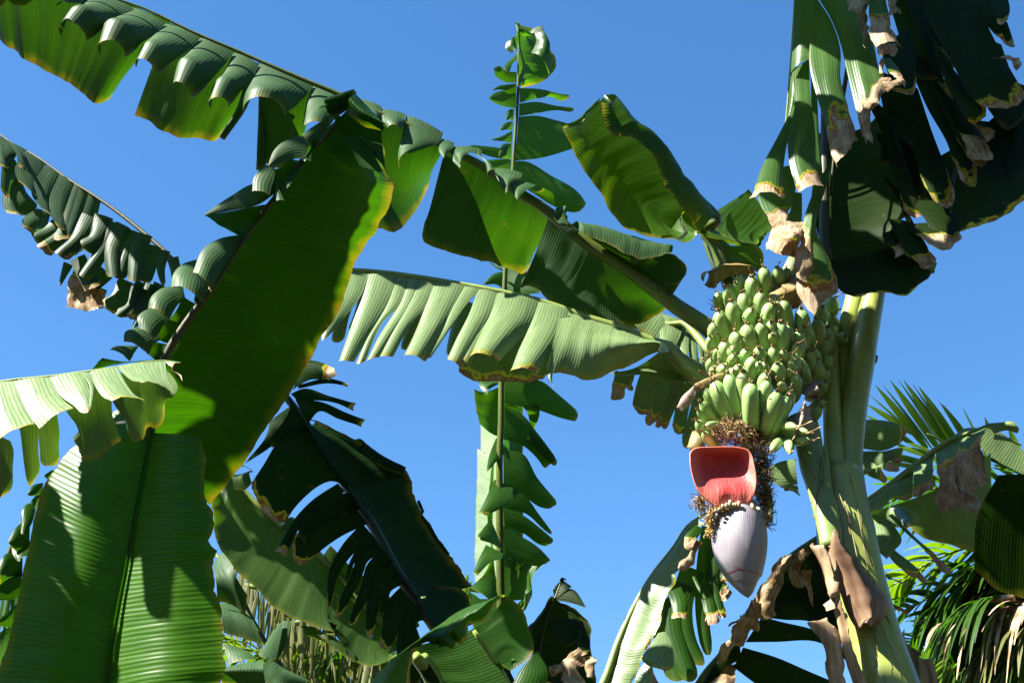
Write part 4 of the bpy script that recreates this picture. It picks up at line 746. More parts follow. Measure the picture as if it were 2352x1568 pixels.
# ---------------------------------------------------------------- S: dark leaf right edge
a = Leaf()
a.M(p(9, '2650,1300 2500,900 2380,600 2300,350 2230,170'), (4.5, 4.45), .02, .006, 14)
a.Q([p(9, '2180,170 2352,165 2450,170'), p(9, '2060,400 2300,420 2500,450'), p(9, '2015,800 2180,945 2352,1000 2500,1050')], [(4.4, 4.4), (4.36, 4.40), (4.38, 4.42)], sag=-.01)
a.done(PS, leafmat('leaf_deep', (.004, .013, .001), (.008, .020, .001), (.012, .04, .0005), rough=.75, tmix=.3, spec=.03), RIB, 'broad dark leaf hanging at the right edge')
# ---------------------------------------------------------------- corner leaves lower left
a = Leaf()
a.M(p(7, '-200,1700 -60,1200 60,700 200,400 330,230 400,120'), (4.7, 4.6), .016, .004, 16)
CL = [('330,200 300,180 355,130', '370,240 350,200 400,110', 60), ('290,220 220,240 180,300', '280,300 240,310 185,310', 60), ('290,300 240,310 195,360', '250,400 235,390 225,400', 40), ('240,350 180,365 135,570', '240,400 220,480 165,575', 50), ('200,450 100,530 50,620', '190,700 130,690 60,640', 50), ('80,620 80,680 120,760', '200,600 200,700 130,720', 40), ('150,690 40,700 -20,790', '150,850 60,870 -20,920', 60),
      ('150,800 20,860 -40,900', '130,990 50,1010 -40,1005', 20), ('130,1020 60,1080 -40,1160', '90,1190 40,1190 -40,1170', 30), ('70,1190 40,1200 -20,1240', '50,1400 20,1440 -40,1500', 30)]
for l, r, th in CL: a.S(p(7, l), p(7, r), (4.6, 4.55), th=(10, th))
a.done(PC, LG, RIB, 'curled leaf lobes peeping out left of the glossy leaf')
# ================================================================ pseudostem and petioles
STEM = bpy.data.materials.new('pseudostem_skin'); STEM.use_nodes = True; nt = STEM.node_tree; pb = nt.nodes['Principled BSDF']
tc = N(nt, 'ShaderNodeTexCoord'); mp = N(nt, 'ShaderNodeMapping'); mp.inputs['Scale'].default_value = (1, 1, .12); nt.links.new(tc.outputs['Object'], mp.inputs[0])
def nzz(sc, vec, det=4):
    n = N(nt, 'ShaderNodeTexNoise'); n.inputs['Scale'].default_value = sc; n.inputs['Detail'].default_value = det; nt.links.new(vec, n.inputs['Vector']); return n.outputs['Fac']
c1 = ramp(nt, [(.22, (.08, .10, .014)), (.4, (.16, .20, .030)), (.7, (.27, .31, .075))], nzz(14, mp.outputs[0])).outputs[0]
c2 = mixc(nt, ramp(nt, [(.62, (0, 0, 0)), (.70, (.8, .8, .8))], nzz(26, mp.outputs[0], 7)).outputs[0], c1, (.05, .032, .012))
c3 = mixc(nt, math_(nt, 'MULTIPLY', ramp(nt, [(.55, (0, 0, 0)), (.8, (1, 1, 1))], nzz(2.2, tc.outputs['Object'])).outputs[0], .5), c2, (.16, .19, .04))
nt.links.new(c3, pb.inputs['Base Color']); pb.inputs['Roughness'].default_value = .38
bp = N(nt, 'ShaderNodeBump'); bp.inputs['Strength'].default_value = .5; bp.inputs['Distance'].default_value = .003; nt.links.new(nzz(60, mp.outputs[0]), bp.inputs['Height']); nt.links.new(bp.outputs[0], pb.inputs['Normal'])
DRYS = plain('dry_sheath', [(.25, (.04, .02, .01)), (.4, (.13, .08, .04)), (.55, (.30, .21, .12)), (.72, (.46, .37, .26))], scale=22, rough=.8, bump=.8, bscale=40, stretch=(1, 1, .16), spec=.2, det=6)
DRYS2 = plain('brown_sheath', [(.25, (.035, .016, .008)), (.45, (.10, .055, .03)), (.6, (.20, .13, .075)), (.8, (.36, .27, .18))], scale=16, rough=.75, bump=.8, bscale=40, stretch=(1, 1, .2), spec=.25, det=7)  # darker copy of the dry sheath: brown with its shadow painted in
def edge_tube(mbx, fr, pairs, Y0, Y1, n=24, seg=28, flat=1.0, mi=0, bump=0.0):
    """tube fitted between left and right silhouettes given as 'xl,xr,y' rows"""
    rows = [tuple(float(v) for v in t.split(',')) for t in pairs.split()]; ox, oy, k = OFF[fr]
    c = rs([((r[0] + r[1]) / 2 * k + ox, r[2] * k + oy, (r[1] - r[0]) / 2 * k) for r in rows], n)
    pts, rad = [], []
    for i, q in enumerate(c):
        Y = Y0 + (Y1 - Y0) * i / (n - 1); P_ = at(q[0], q[1], Y); rad.append((at(q[0] + q[2], q[1], Y) - P_).length); pts.append(P_)
    mbx.tube(pts, rad, seg, mi=mi, flat=flat); return pts, rad
mb = MB(); b = PM.location.copy()
pts, rad = edge_tube(mb, 9, '960,1270,150 965,1300,350 960,1350,560 1000,1400,800 1080,1465,1050 1165,1540,1300 1215,1640,1567 1260,1730,1800', 4.27, 4.20, 40, 40)
lo = pts[-1]; k2 = [lo.lerp(b + Vector((0, 0, -.05)), t) for t in (0, .3, .6, .85, 1)]
mb.tube(k2, [rad[-1], .135, .15, .17, .19], 40)
trunk = mb.build('pseudostem', STEM, PM, b)
for nm, fr, pr, Y0, Y1, fl in (('petiole', 6, '1275,1420,380 1270,1415,470 1235,1395,600 1205,1370,760 1170,1345,950 1140,1310,1150 1120,1285,1350 1105,1268,1560 1095,1275,1800 1110,1290,2050 1150,1340,2300', 4.34, 4.24, 1.0),
                           ('petiole', 6, '1165,1300,380 1155,1290,480 1120,1250,620 1090,1215,760 1082,1200,950 1075,1170,1150 1050,1140,1350 1020,1130,1567 1000,1140,1750 1000,1150,2000', 4.42, 4.26, 1.0),
                           ('petiole', 6, '990,1110,700 990,1110,950 1000,1120,1150 1004,1130,1350 1010,1150,1560 1020,1170,1800 1020,1180,2050', 4.36, 4.2, 1.0)):
    m2 = MB(); edge_tube(m2, fr, pr, Y0, Y1, 40, 24, fl); o = m2.build(nm, RIBP if 0 else STEM, PM, b)
# pale sheaths at the left of the stem head
SHE = plain('pale_sheath', [(.3, (.12, .17, .04)), (.6, (.19, .25, .08)), (.8, (.26, .31, .13))], scale=7, rough=.4, bump=.3, bscale=40, stretch=(1, 1, .2))
m2 = MB(); edge_tube(m2, 6, '750,960,1300 800,990,1420 830,1010,1540 850,1040,1640 885,1060,1740 920,1090,1860 950,1120,1980 970,1130,2080 985,1130,2170', 4.26, 4.13, 30, 24, .7); m2.build('leaf_sheath', SHE, PM, b, 'pale green sheath bulging at the left of the stem head')
m2 = MB(); edge_tube(m2, 9, '1012,1018,-90 1000,1030,0 985,1045,90 968,1058,200 968,1072,320 985,1080,440 995,1072,560 1010,1050,640', 4.175, 4.165, 24, 16, .5); m2.build('leaf_sheath', SHE, PM, b)
LINE = plain('sheath_seam', [(.3, (.08, .06, .03)), (.7, (.20, .17, .06))], scale=30, rough=.8)
for s_ in ('860,40 905,110 960,190 985,210', '1022,-20 1010,60 985,220 960,300 955,400 965,480 990,530', '1005,200 1010,330 1000,430 995,520', '930,440 960,480 985,530'):
    m2 = MB(); q = [at(*t) for t in rs(addY(p(9, s_), 4.158, 4.150), 20)]; m2.tube(q, [.0022 + .001 * mnoise.noise(t * 40) for t in q], 6); m2.build('seam', LINE, trunk, b)
tc_ = [((l_ + r_) / 2 * .3418 + 1548, y_ * .3418 + 1032.4, (r_ - l_) / 2 * .3418) for l_, r_, y_ in ((960, 1270, 150), (965, 1300, 350), (960, 1350, 560), (1000, 1400, 800), (1080, 1465, 1050), (1165, 1540, 1300), (1215, 1640, 1567))]
tc_ = rs(tc_, 60)
def on_trunk(f_, y_):
    q_ = min(tc_, key=lambda t: abs(t[1] - y_)); i_ = tc_.index(q_); x_ = q_[0] + f_ * q_[2]; rr2 = q_[2] * .00155 * 1.25
    return at(x_, y_, 4.27 - .07 * i_ / 75 - rr2 * math.sqrt(max(0, 1 - f_ * f_)) + .001)
for k_, (fa_, fb_, ya_, yb_) in enumerate([(.10, .55, 1150, 1560), (.75, .35, 1120, 1420), (-.2, .2, 1080, 1230), (.6, .88, 1330, 1566), (.2, -.35, 1440, 1566), (.45, .65, 1085, 1300)]):
    m2 = MB(); q = [on_trunk(fa_ + (fb_ - fa_) * t + .04 * math.sin(9 * t + k_), ya_ + (yb_ - ya_) * t) for t in [i / 24 for i in range(25)]]
    m2.tube(q, [.0016 + .0013 * mnoise.noise(t * 25 + Vector((k_, 0, 0))) for t in q], 6); m2.build('seam', LINE, trunk, b)
# dry sheath wrapped on the stem
def patch(name, mat, rows, Y, parent, base, sag=0, wamp=.003, rag=.006, label=None, solid=0, nv=22):
    a = Leaf(); a.Q(rows, Y, sag=sag, wamp=wamp, rag=rag, nv=nv); o = a.mb.build(name, mat, parent, base, label)
    if solid:
        md = o.modifiers.new('thickness', 'SOLIDIFY'); md.thickness = solid
    return o
patch('dry_sheath', DRYS2, [p(9, '1050,555 1030,640 1080,820 1130,1000 1190,1150 1230,1210'), p(9, '1052,555 1120,660 1220,800 1290,1000 1330,1200'), p(9, '1053,556 1190,700 1330,860 1430,1010 1445,1100 1390,1180 1340,1200')], [4.13, 4.07, 4.16], PM, b, sag=.02, wamp=.004, label='torn brown sheath peeling off the pseudostem', solid=.003)
patch('dry_sheath', DRYS, [p(9, '932,625 975,720 1010,800 1035,900 1075,1050 1110,1160 1140,1300 1180,1480 1230,1600'), p(9, '1000,640 1040,720 1090,900 1150,1100 1200,1300 1250,1480 1290,1590')], [4.14, 4.09], PM, b, sag=.02, wamp=.004, solid=.003)
patch('dry_sheath', DRYS, [p(9, '1020,650 1060,570 1050,552'), p(9, '1080,680 1100,620 1110,600')], [4.13, 4.11], PM, b, sag=.01)
patch('dry_sheath', DRYS, [p(9, '978,1150 1000,1250 1050,1360 1110,1450 1130,1567 1140,1640'), p(9, '1020,1130 1060,1190 1100,1240 1140,1380 1150,1500 1190,1600')], [4.15, 4.11], PM, b, sag=.05, wamp=.005, rag=.012, solid=.003)
patch('dry_sheath', DRYS, [p(9, '1060,900 1050,980 1080,1050'), p(9, '1040,880 1035,940 1090,1060')], [4.11, 4.09], PM, b, sag=.03, rag=.01)
patch('dry_sheath', DRYS, [p(9, '1550,1200 1560,1400 1600,1620'), p(9, '1640,1350 1680,1500 1740,1640')], [4.45, 4.4], PM, b, sag=.03, rag=.01)
patch('dry_sheath', DRYS, [p(9, '1660,1400 1650,1500 1660,1640'), p(9, '1720,1400 1760,1500 1780,1640')], [4.4, 4.36], PM, b, sag=.03, rag=.01)
patch('dry_sheath', DRYS, [p(9, '1440,1020 1500,1060 1580,1100'), p(9, '1470,1070 1520,1080 1570,1110')], [4.4, 4.4], PM, b, sag=.02, rag=.006)
patch('dry_sheath', DRYS, [p(6, '1300,870 1345,870 1362,885'), p(6, '1300,925 1330,925 1362,918')], [4.42, 4.42], PM, b, sag=.02, rag=.008)
# stems of the other plants
def stem(plant, top, r0, r1, bend=.0):
    m2 = MB(); q = [plant.location + Vector((bend * math.sin(math.pi * t), 0, 0)) + (top - plant.location) * t for t in [i / 12 for i in range(13)]]
    q[0] = q[0] + Vector((0, 0, -.05)); m2.tube(q, [r0 + (r1 - r0) * i / 12 for i in range(13)], 20); m2.build('pseudostem', STEM, plant, plant.location.copy())
stem(PF, at(240, 1760, 3.95), .13, .07); stem(PI_, Vector((PI_.location.x, PI_.location.y, 4.9)), .14, .07); stem(PH, at(1080, 1640, 4.7), .12, .06); stem(PV, at(1165, 1600, 5.88), .12, .05)
stem(PN, at(1330, 1660, 4.4), .12, .05); stem(PS, at(2520, 1580, 4.6), .12, .07); stem(PK, at(1000, 1620, 5.36), .12, .06); stem(PC, at(-80, 1640, 4.75), .12, .06)
# petioles seen at the bottom centre
for fr, pr, Y, pl in ((8, '600,690,1390 640,760,1480 680,800,1567 700,830,1700', 4.44, PH), (8, '1140,1170,1380 1150,1215,1450 1170,1240,1567 1180,1250,1700', 4.7, PH)):
    m2 = MB(); edge_tube(m2, fr, pr, Y, Y + .1, 16, 14); m2.build('petiole', RIBP, pl, pl.location.copy())
# ================================================================ fruit bunch
STALK = plain('bunch_stalk', [(.3, (.10, .13, .04)), (.7, (.20, .22, .08))], scale=12, rough=.6, bump=.5)
mb = MB(); sp = [at(*q) for q in rs([(1830, 600, 4.42), (1800, 660, 4.44), (1770, 780, 4.40), (1740, 900, 4.34), (1720, 1000, 4.28), (1715, 1080, 4.24), (1708, 1150, 4.20), (1695, 1200, 4.18)], 30)]
mb.tube(sp, [.035 - .014 * i / 29 for i in range(30)], 16)
BUNCH = mb.build('fruit_bunch', STALK, PM, b, 'large bunch of green bananas with dried flower ends')
BAN = bpy.data.materials.new('green_banana'); BAN.use_nodes = True; nt = BAN.node_tree; pb = nt.nodes['Principled BSDF']
tc = N(nt, 'ShaderNodeTexCoord'); oi = N(nt, 'ShaderNodeObjectInfo'); sx = N(nt, 'ShaderNodeSeparateXYZ'); nt.links.new(tc.outputs['Object'], sx.inputs[0])
n1 = nzz(14, tc.outputs['Object']); basec = ramp(nt, [(.3, (.17, .28, .075)), (.7, (.23, .35, .11))], n1).outputs[0]
hv = N(nt, 'ShaderNodeHueSaturation'); nt.links.new(basec, hv.inputs['Color']); nt.links.new(math_(nt, 'MULTIPLY_ADD', oi.outputs['Random'], .04, .48), hv.inputs['Hue']); nt.links.new(math_(nt, 'MULTIPLY_ADD', oi.outputs['Random'], .35, .82), hv.inputs['Value'])
n3 = nzz(70, tc.outputs['Object'], 5); cc = mixc(nt, math_(nt, 'MULTIPLY', ramp(nt, [(.66, (0, 0, 0)), (.74, (1, 1, 1))], n3).outputs[0], .6), hv.outputs[0], (.09, .08, .03))
cc = mixc(nt, math_(nt, 'MULTIPLY', ramp(nt, [(.45, (0, 0, 0)), (.8, (1, 1, 1))], nzz(5, tc.outputs['Object'])).outputs[0], .5), cc, (.28, .38, .20))
nt.links.new(cc, pb.inputs['Base Color']); pb.inputs['Roughness'].default_value = .42; pb.inputs['Specular IOR Level'].default_value = .4
bp = N(nt, 'ShaderNodeBump'); bp.inputs['Strength'].default_value = .25; bp.inputs['Distance'].default_value = .002; nt.links.new(nzz(25, tc.outputs['Object']), bp.inputs['Height']); nt.links.new(bp.outputs[0], pb.inputs['Normal'])
DRYF = plain('dried_flower', [(.3, (.05, .03, .015)), (.5, (.20, .12, .05)), (.7, (.45, .31, .14))], scale=60, rough=.85, bump=.4)
def banana_mesh(seed):
    rnd = random.Random(seed); m = MB(); n = 26; seg = 20; L = 1.0; bend = rnd.uniform(.10, .17)
    b0 = 0; pts = []; rad = []
    prof = [(0, .30), (.05, .5), (.12, .78), (.25, .95), (.45, 1.0), (.68, 1.0), (.82, .95), (.90, .82), (.95, .64), (.98, .42), (1.0, .24)]
    ang = rnd.uniform(0, 6)
    for i in range(n):
        t = i / (n - 1); t = t if t < .8 else .8 + (t - .8)
        for k in range(len(prof) - 1):
            if prof[k][0] <= t <= prof[k+1][0]:
                f = (t - prof[k][0]) / (prof[k+1][0] - prof[k][0]); r = prof[k][1] * (1 - f) + prof[k+1][1] * f; break
        y = -bend * 4 * t * (1 - t) * 1.0
        for s_ in range(seg):
            th = 2 * math.pi * s_ / seg
            rr = .5 * r * (1 + .10 * abs(math.cos(2.5 * th + ang)) - .05)
            # unit: z along the fruit (length 1), x and y in half widths (scaled at placement)
            m.v.append(Vector((math.cos(th) * rr, math.sin(th) * rr + y * 2.0, t))); m.uv.append((s_ / seg, t)); m.dry.append(0)
    for i in range(n - 1):
        for s_ in range(seg):
            s2 = (s_ + 1) % seg; m.f.append((i*seg + s_, i*seg + s2, (i+1)*seg + s2, (i+1)*seg + s_)); m.mi.append(0)
    m.f.append(tuple(range(seg))[::-1]); m.mi.append(0); m.f.append(tuple((n-1)*seg + s_ for s_ in range(seg))); m.mi.append(0)
    # shrivelled flower: curved thread with a knob and some scraps
    dx, dy = rnd.uniform(-.5, .5), rnd.uniform(-.5, .15); ln = rnd.uniform(.22, .5)
    q = [Vector((dx * t * t * .8, dy * t * .9, .99 + ln * t * (1 - .3 * t))) for t in [i / 7 for i in range(8)]]
    m.tube(q, [.035, .026, .022, .02, .02, .022, .04, .03], 6, mi=1)
    for k in range(4):
        d = Vector((rnd.uniform(-1, 1), rnd.uniform(-1, 1), rnd.uniform(-.1, .3))) * rnd.uniform(.12, .3); o = Vector((0, 0, .99)); c = rnd.uniform(-.1, .1)
        m.tube([o, o + d * .5 + Vector((c, 0, .03)), o + d], [.03, .045, .012], 5, mi=1)
    return m.build('banana_%d' % seed, [BAN, DRYF])
protos = [banana_mesh(s_) for s_ in range(5)]
BL_ = '''790,150,820,340,112 900,150,920,300,100 970,160,965,270,90 700,220,725,400,112 520,300,560,440,100 590,255,620,345,80 440,350,470,460,80 630,345,680,565,112 540,415,600,630,118 765,345,785,540,105 845,425,820,620,115 950,405,980,640,105 1085,470,1085,720,115
440,490,510,700,125 400,580,440,770,95 660,595,700,790,125 770,580,800,770,110 850,570,870,710,95 925,580,935,805,118 985,600,1000,790,75 1065,655,1060,800,90 575,650,600,860,125 490,725,520,890,110 375,690,420,820,80 430,790,460,890,75 1210,560,1190,740,105 1065,745,1030,860,105
660,790,650,910,92 755,775,775,910,95 865,775,880,950,100 945,800,950,910,80 1020,825,1010,970,112 565,830,570,930,85 1140,810,1140,940,85 715,850,690,1020,108 800,895,800,1020,90 905,900,905,1030,105 490,915,500,1010,100 985,955,985,1040,72 1200,880,1190,1030,105 1100,920,1100,1040,85
520,985,590,1260,118 400,1040,540,1290,125 330,1100,500,1320,100 620,975,660,1240,105 690,1055,705,1325,125 820,1035,790,1280,112 905,1120,830,1360,112 985,1155,880,1390,112 1040,985,1020,1130,105 810,985,800,1090,95 925,1060,920,1140,85 300,1200,450,1360,85 280,1260,420,1390,75 270,1350,400,1490,90 320,1440,430,1540,75
1350,385,1230,560,125 1330,520,1270,680,115 1290,620,1220,800,115 1430,690,1310,740,105 1280,720,1210,870,100 1310,830,1200,960,115 1290,940,1180,1060,105 1270,1040,1170,1130,95 1250,1180,1130,1270,90 1140,1440,850,1470,90 1150,1510,880,1510,85 1050,1400,830,1410,70 1240,1240,1120,1340,85 1180,1340,1050,1400,80 340,1390,470,1420,70 600,215,640,330,85
1010,1120,960,1230,90 860,1580,930,1500,75 1000,1590,960,1500,75 380,870,430,960,80 400,930,450,1010,80 600,920,620,1010,85 1250,460,1190,620,100
1120,620,1130,760,1100 700,480,720,620,1100 1000,900,1010,1020,1100 760,900,770,1030,1100 860,680,860,800,1090 560,780,570,900,1100 1060,880,1060,1000,1100 1180,800,1170,930,1100 560,960,580,1060,1100 880,440,890,560,1100'''
ox, oy, kb = OFF['b']
for i, t_ in enumerate(BL_.split()):
    tx, ty, bx, by, wd = [float(v) for v in t_.split(',')]
    cx = 840 - (ty - 200) * .085; hw = 500 if ty > 500 else 400 + (ty - 150) * .28
    f = max(-.97, min(.97, ((tx + bx) / 2 - cx) / hw)); dep = math.sqrt(1 - f * f)
    Ys = 4.46 - .28 * dep - (ty - 150) / 1400 * .12
    Ty, By = Ys - .035, Ys + .055
    if wd > 1000: wd -= 1000; Ys += .07
    if ty > 1380 and tx > 800: Ys += .13
    bx += (bx - tx) * .45; by += (by - ty) * .45; ty -= 8; By = Ys + .075
    T = at(ox + tx * kb, oy + (ty - 4) * kb, Ty); B_ = at(ox + bx * kb, oy + by * kb, By)
    ax = T - B_; ln = ax.length; z = ax.normalized()
    out = (T - Vector((at(ox + cx * kb, oy + ty * kb, 4.46).x, 4.46, T.z))); out = (out - z * out.dot(z)).normalized()
    yv = -out; xv = yv.cross(z).normalized()
    ww = wd * kb * (Ys / math.cos(PITCH)) * (36 / LENS / 2352) * (1.06 + .06 * math.sin(i * 2.3))
    pr = protos[i % 5]
    o = pr.copy() if i >= 5 else pr
    if i >= 5: scene.collection.objects.link(o)
    o.name = 'banana'; o.parent = BUNCH
    M_ = Matrix((xv * ww, yv * ww, z * ln)).transposed().to_4x4(); M_.translation = B_ - b
    # keep bend proportional: mesh y offset is in widths
    o.matrix_local = M_
# dry bracts hanging in the bunch
BRC = plain('dry_bract', [(.3, (.10, .065, .045)), (.5, (.21, .155, .12)), (.75, (.32, .25, .21))], scale=10, rough=.7, bump=.7, bscale=30, stretch=(1, 1, .4))
BRD = plain('brown_bract', [(.3, (.09, .06, .02)), (.6, (.20, .14, .04)), (.8, (.28, .17, .05))], scale=8, rough=.6, bump=.5, bscale=40)
patch('dry_bract', BRC, [p(6, '780,1470 785,1380 810,1290 870,1200'), p(6, '840,1430 850,1330 870,1250 900,1220'), p(6, '870,1415 950,1330 915,1260 918,1235')], [4.14, 4.10, 4.12], PM, b, sag=.02, wamp=.004, rag=.006, label='pale papery bract at the lower right of the bunch')
patch('dry_bract', BRC, [p(6, '830,1130 900,1070 985,1040 1010,1058'), p(6, '870,1140 930,1120 990,1080'), p(6, '900,1160 960,1180 978,1205')], [4.18, 4.16, 4.2], PM, b, sag=.02, wamp=.004, rag=.006)
patch('dry_bract', BRC, [p(6, '25,1240 50,1160 100,1115 150,1095'), p(6, '45,1240 80,1220 120,1180 150,1120')], [4.24, 4.22], PM, b, sag=.015, wamp=.003)
patch('dry_bract', BRD, [p(6, '200,380 215,330 260,295 350,278 450,285 580,320'), p(6, '225,380 300,345 400,330 500,340'), p(6, '205,400 250,430 285,420 290,400 330,370 430,340 560,345')], [4.34, 4.30, 4.32], PM, b, sag=.04, wamp=.004, rag=.004, label='brown curled leaf scrap above the left of the bunch')
patch('dry_bract', BRD, [p(6, '625,465 690,400 770,350 830,320'), p(6, '690,480 760,460 830,430'), p(6, '680,545 760,570 845,545 870,500')], [4.18, 4.16, 4.2], PM, b, sag=.02, wamp=.003, rag=.004, label='olive brown leaf scrap lying over the top of the bunch')
patch('dry_bract', BRD, [p(6, '90,1500 110,1420 130,1380 170,1390'), p(6, '110,1540 180,1560 220,1500')], [4.3, 4.28], PM, b, sag=.02, rag=.006)
patch('dry_bract', BRD, [p(6, '140,1080 200,1050 330,1010'), p(6, '150,1110 220,1080 345,1030')], [4.16, 4.14], PM, b, sag=.015, rag=.006)
# shrivelled flowers: tangles of threads
def tangle(name, regs, n, Yf, seed, mats, lmin, lmax, rmin, rmax):
    rnd = random.Random(seed); m = MB(); tot = sum(r[4] for r in regs)
    for r in regs:
        fr, cx, cy, (rx, ry), wt, Yc, dz = r
        ox, oy, k = OFF[fr]
        for _ in range(int(n * wt / tot)):
            th = rnd.uniform(0, 6.28); q = math.sqrt(rnd.random()); fx, fy = math.cos(th) * q, math.sin(th) * q
            P0 = at(ox + (cx + fx * rx) * k, oy + (cy + fy * ry) * k, Yc - dz * math.sqrt(max(0, 1 - q * q)) + rnd.uniform(-.008, .008))
            d = Vector((rnd.gauss(0, 1), rnd.gauss(-.5, .8), rnd.gauss(0, 1))).normalized(); e = Vector((rnd.gauss(0, 1), rnd.gauss(0, 1), rnd.gauss(0, 1))).normalized()
            L = rnd.uniform(lmin, lmax); rr = rnd.uniform(rmin, rmax); c = rnd.uniform(-.6, .6)
            pts = [P0 + d * (L * t) + e * (L * c * math.sin(t * 3.1)) for t in (0, .25, .5, .75, 1)]
            m.tube(pts, [rr * .6, rr, rr * .8, rr * 1.1, rr * .4], 4, mi=rnd.choice(range(len(mats))), cap=False)
    return m
DF2 = plain('dried_flower_dark', [(.3, (.03, .016, .008)), (.7, (.14, .075, .03))], scale=50, rough=.9)
DF3 = plain('dried_flower_straw', [(.3, (.22, .15, .05)), (.7, (.50, .36, .16))], scale=50, rough=.8)
DF4 = plain('dried_flower_gold', [(.3, (.30, .17, .03)), (.7, (.60, .42, .10))], scale=50, rough=.7)
tangle('x', [('d', 600, 60, (200, 110), 5, 4.20, .09), ('d', 820, 250, (65, 200), 3, 4.20, .05), ('d', 830, 470, (70, 200), 3, 4.20, .05), ('d', 860, 650, (40, 130), 1.2, 4.20, .03), ('d', 320, 650, (40, 80), 1, 4.20, .03), ('d', 870, 790, (20, 60), .5, 4.19, .03), ('d', 850, 60, (60, 120), 1, 4.22, .05)], 2600, 0, 5, [DRYF, DF2, DF2, DF3], .012, .042, .0006, .0015).build('dried_flowers', [DRYF, DF2, DF2, DF3], PM, b, 'brown tangle of withered flowers above the red bract', 'stuff')
tangle('x', [('d', 405, 760, (40, 60), 1, 4.13, .03), ('d', 520, 700, (140, 22), 1.4, 4.11, .02), ('d', 400, 850, (22, 90), .8, 4.14, .02), ('d', 860, 800, (20, 50), .4, 4.14, .02)], 520, 0, 8, [DF4, DRYF, DF3], .008, .022, .0009, .0022).build('dried_flowers', [DF4, DRYF, DF3], PM, b, 'golden withered fringe on top of the purple bud', 'stuff')
tangle('x', [('b', 420, 870, (90, 100), 2, 4.26, .06), ('b', 440, 960, (90, 50), 1.4, 4.20, .04), ('b', 620, 900, (120, 60), 1, 4.16, .02), ('b', 850, 780, (200, 25), .8, 4.17, .01), ('b', 1150, 900, (60, 120), .8, 4.25, .03), ('b', 1080, 1050, (80, 60), 1, 4.2, .03), ('b', 900, 1020, (120, 50), .7, 4.14, .01), ('b', 270, 1420, (40, 130), 1, 4.33, .02), ('b', 430, 430, (40, 60), .6, 4.36, .02), ('b', 1160, 1480, (60, 60), .7, 4.3, .03), ('b', 700, 560, (80, 40), .4, 4.2, .01), ('b', 580, 590, (70, 30), .4, 4.22, .01)], 420, 0, 9, [DRYF, DF2, DF3], .010, .030, .0008, .0018).build('dried_flowers', [DRYF, DF2, DF3], BUNCH, b, 'withered flower threads between the rows of fruit', 'stuff')
YEL = plain('yellow_flower', [(.3, (.30, .20, .09)), (.7, (.42, .34, .21))], scale=30, rough=.5, bump=.2)
for k_, (x0, y0, x1, y1, w_) in enumerate([(505, 700, 500, 660, 26), (530, 700, 535, 650, 26), (560, 695, 565, 625, 30), (590, 690, 590, 650, 26), (612, 695, 612, 645, 24), (640, 700, 635, 635, 32), (470, 715, 478, 690, 24), (440, 725, 446, 702, 22), (745, 660, 760, 700, 26), (790, 690, 820, 715, 24)]):
    m2 = MB(); ox, oy, k = OFF['d']; A = at(ox + x0 * k, oy + y0 * k, 4.08); B2 = at(ox + x1 * k, oy + y1 * k, 4.07); md = A.lerp(B2, .5) + Vector((0, -.004, 0)); r_ = w_ * k * .00155 * .5
    m2.tube([A, md, B2], [r_ * .8, r_, r_ * .6], 8); m2.build('flower', YEL, PM, b)
# ================================================================ bud
BUDM = bpy.data.materials.new('bud_purple'); BUDM.use_nodes = True; nt = BUDM.node_tree; pb = nt.nodes['Principled BSDF']
tc = N(nt, 'ShaderNodeTexCoord'); uvn = N(nt, 'ShaderNodeUVMap'); uvn.uv_map = 'UVMap'; mp = N(nt, 'ShaderNodeMapping'); mp.inputs['Scale'].default_value = (60, 1.2, 1); nt.links.new(uvn.outputs[0], mp.inputs[0])
s1 = nzz(1.0, mp.outputs[0], 3); c1 = ramp(nt, [(.25, (.15, .13, .15)), (.5, (.20, .19, .215)), (.75, (.28, .275, .30))], s1).outputs[0]
c2 = mixc(nt, math_(nt, 'MULTIPLY', ramp(nt, [(.4, (0, 0, 0)), (.7, (1, 1, 1))], nzz(5, tc.outputs['Object'])).outputs[0], .5), c1, (.19, .14, .17))
sx = N(nt, 'ShaderNodeSeparateXYZ'); nt.links.new(uvn.outputs[0], sx.inputs[0])
c3 = mixc(nt, ramp(nt, [(.98, (0, 0, 0)), (.995, (1, 1, 1))], sx.outputs[1]).outputs[0], c2, (.22, .05, .07))
nt.links.new(c3, pb.inputs['Base Color']); pb.inputs['Roughness'].default_value = .42; pb.inputs['Specular IOR Level'].default_value = .45
bp = N(nt, 'ShaderNodeBump'); bp.inputs['Strength'].default_value = .7; bp.inputs['Distance'].default_value = .0022; nt.links.new(s1, bp.inputs['Height']); nt.links.new(bp.outputs[0], pb.inputs['Normal'])
ox, oy, k = OFF['d']
rowsb = [(630, 40, 640), (635, 120, 655), (640, 170, 700), (636, 205, 780), (638, 222, 880), (643, 224, 980), (650, 210, 1080), (660, 182, 1180), (680, 140, 1270), (698, 88, 1350), (710, 45, 1405), (716, 10, 1437)]
rb = rs([(r[0] * k + ox, r[2] * k + oy, r[1] * k) for r in rowsb], 60)
cb = [at(q[0], q[1], 4.16 - .02 * i / 59) for i, q in enumerate(rb)]
rr_ = [(at(q[0] + q[2], q[1], 4.15) - at(q[0], q[1], 4.15)).length for q in rb]
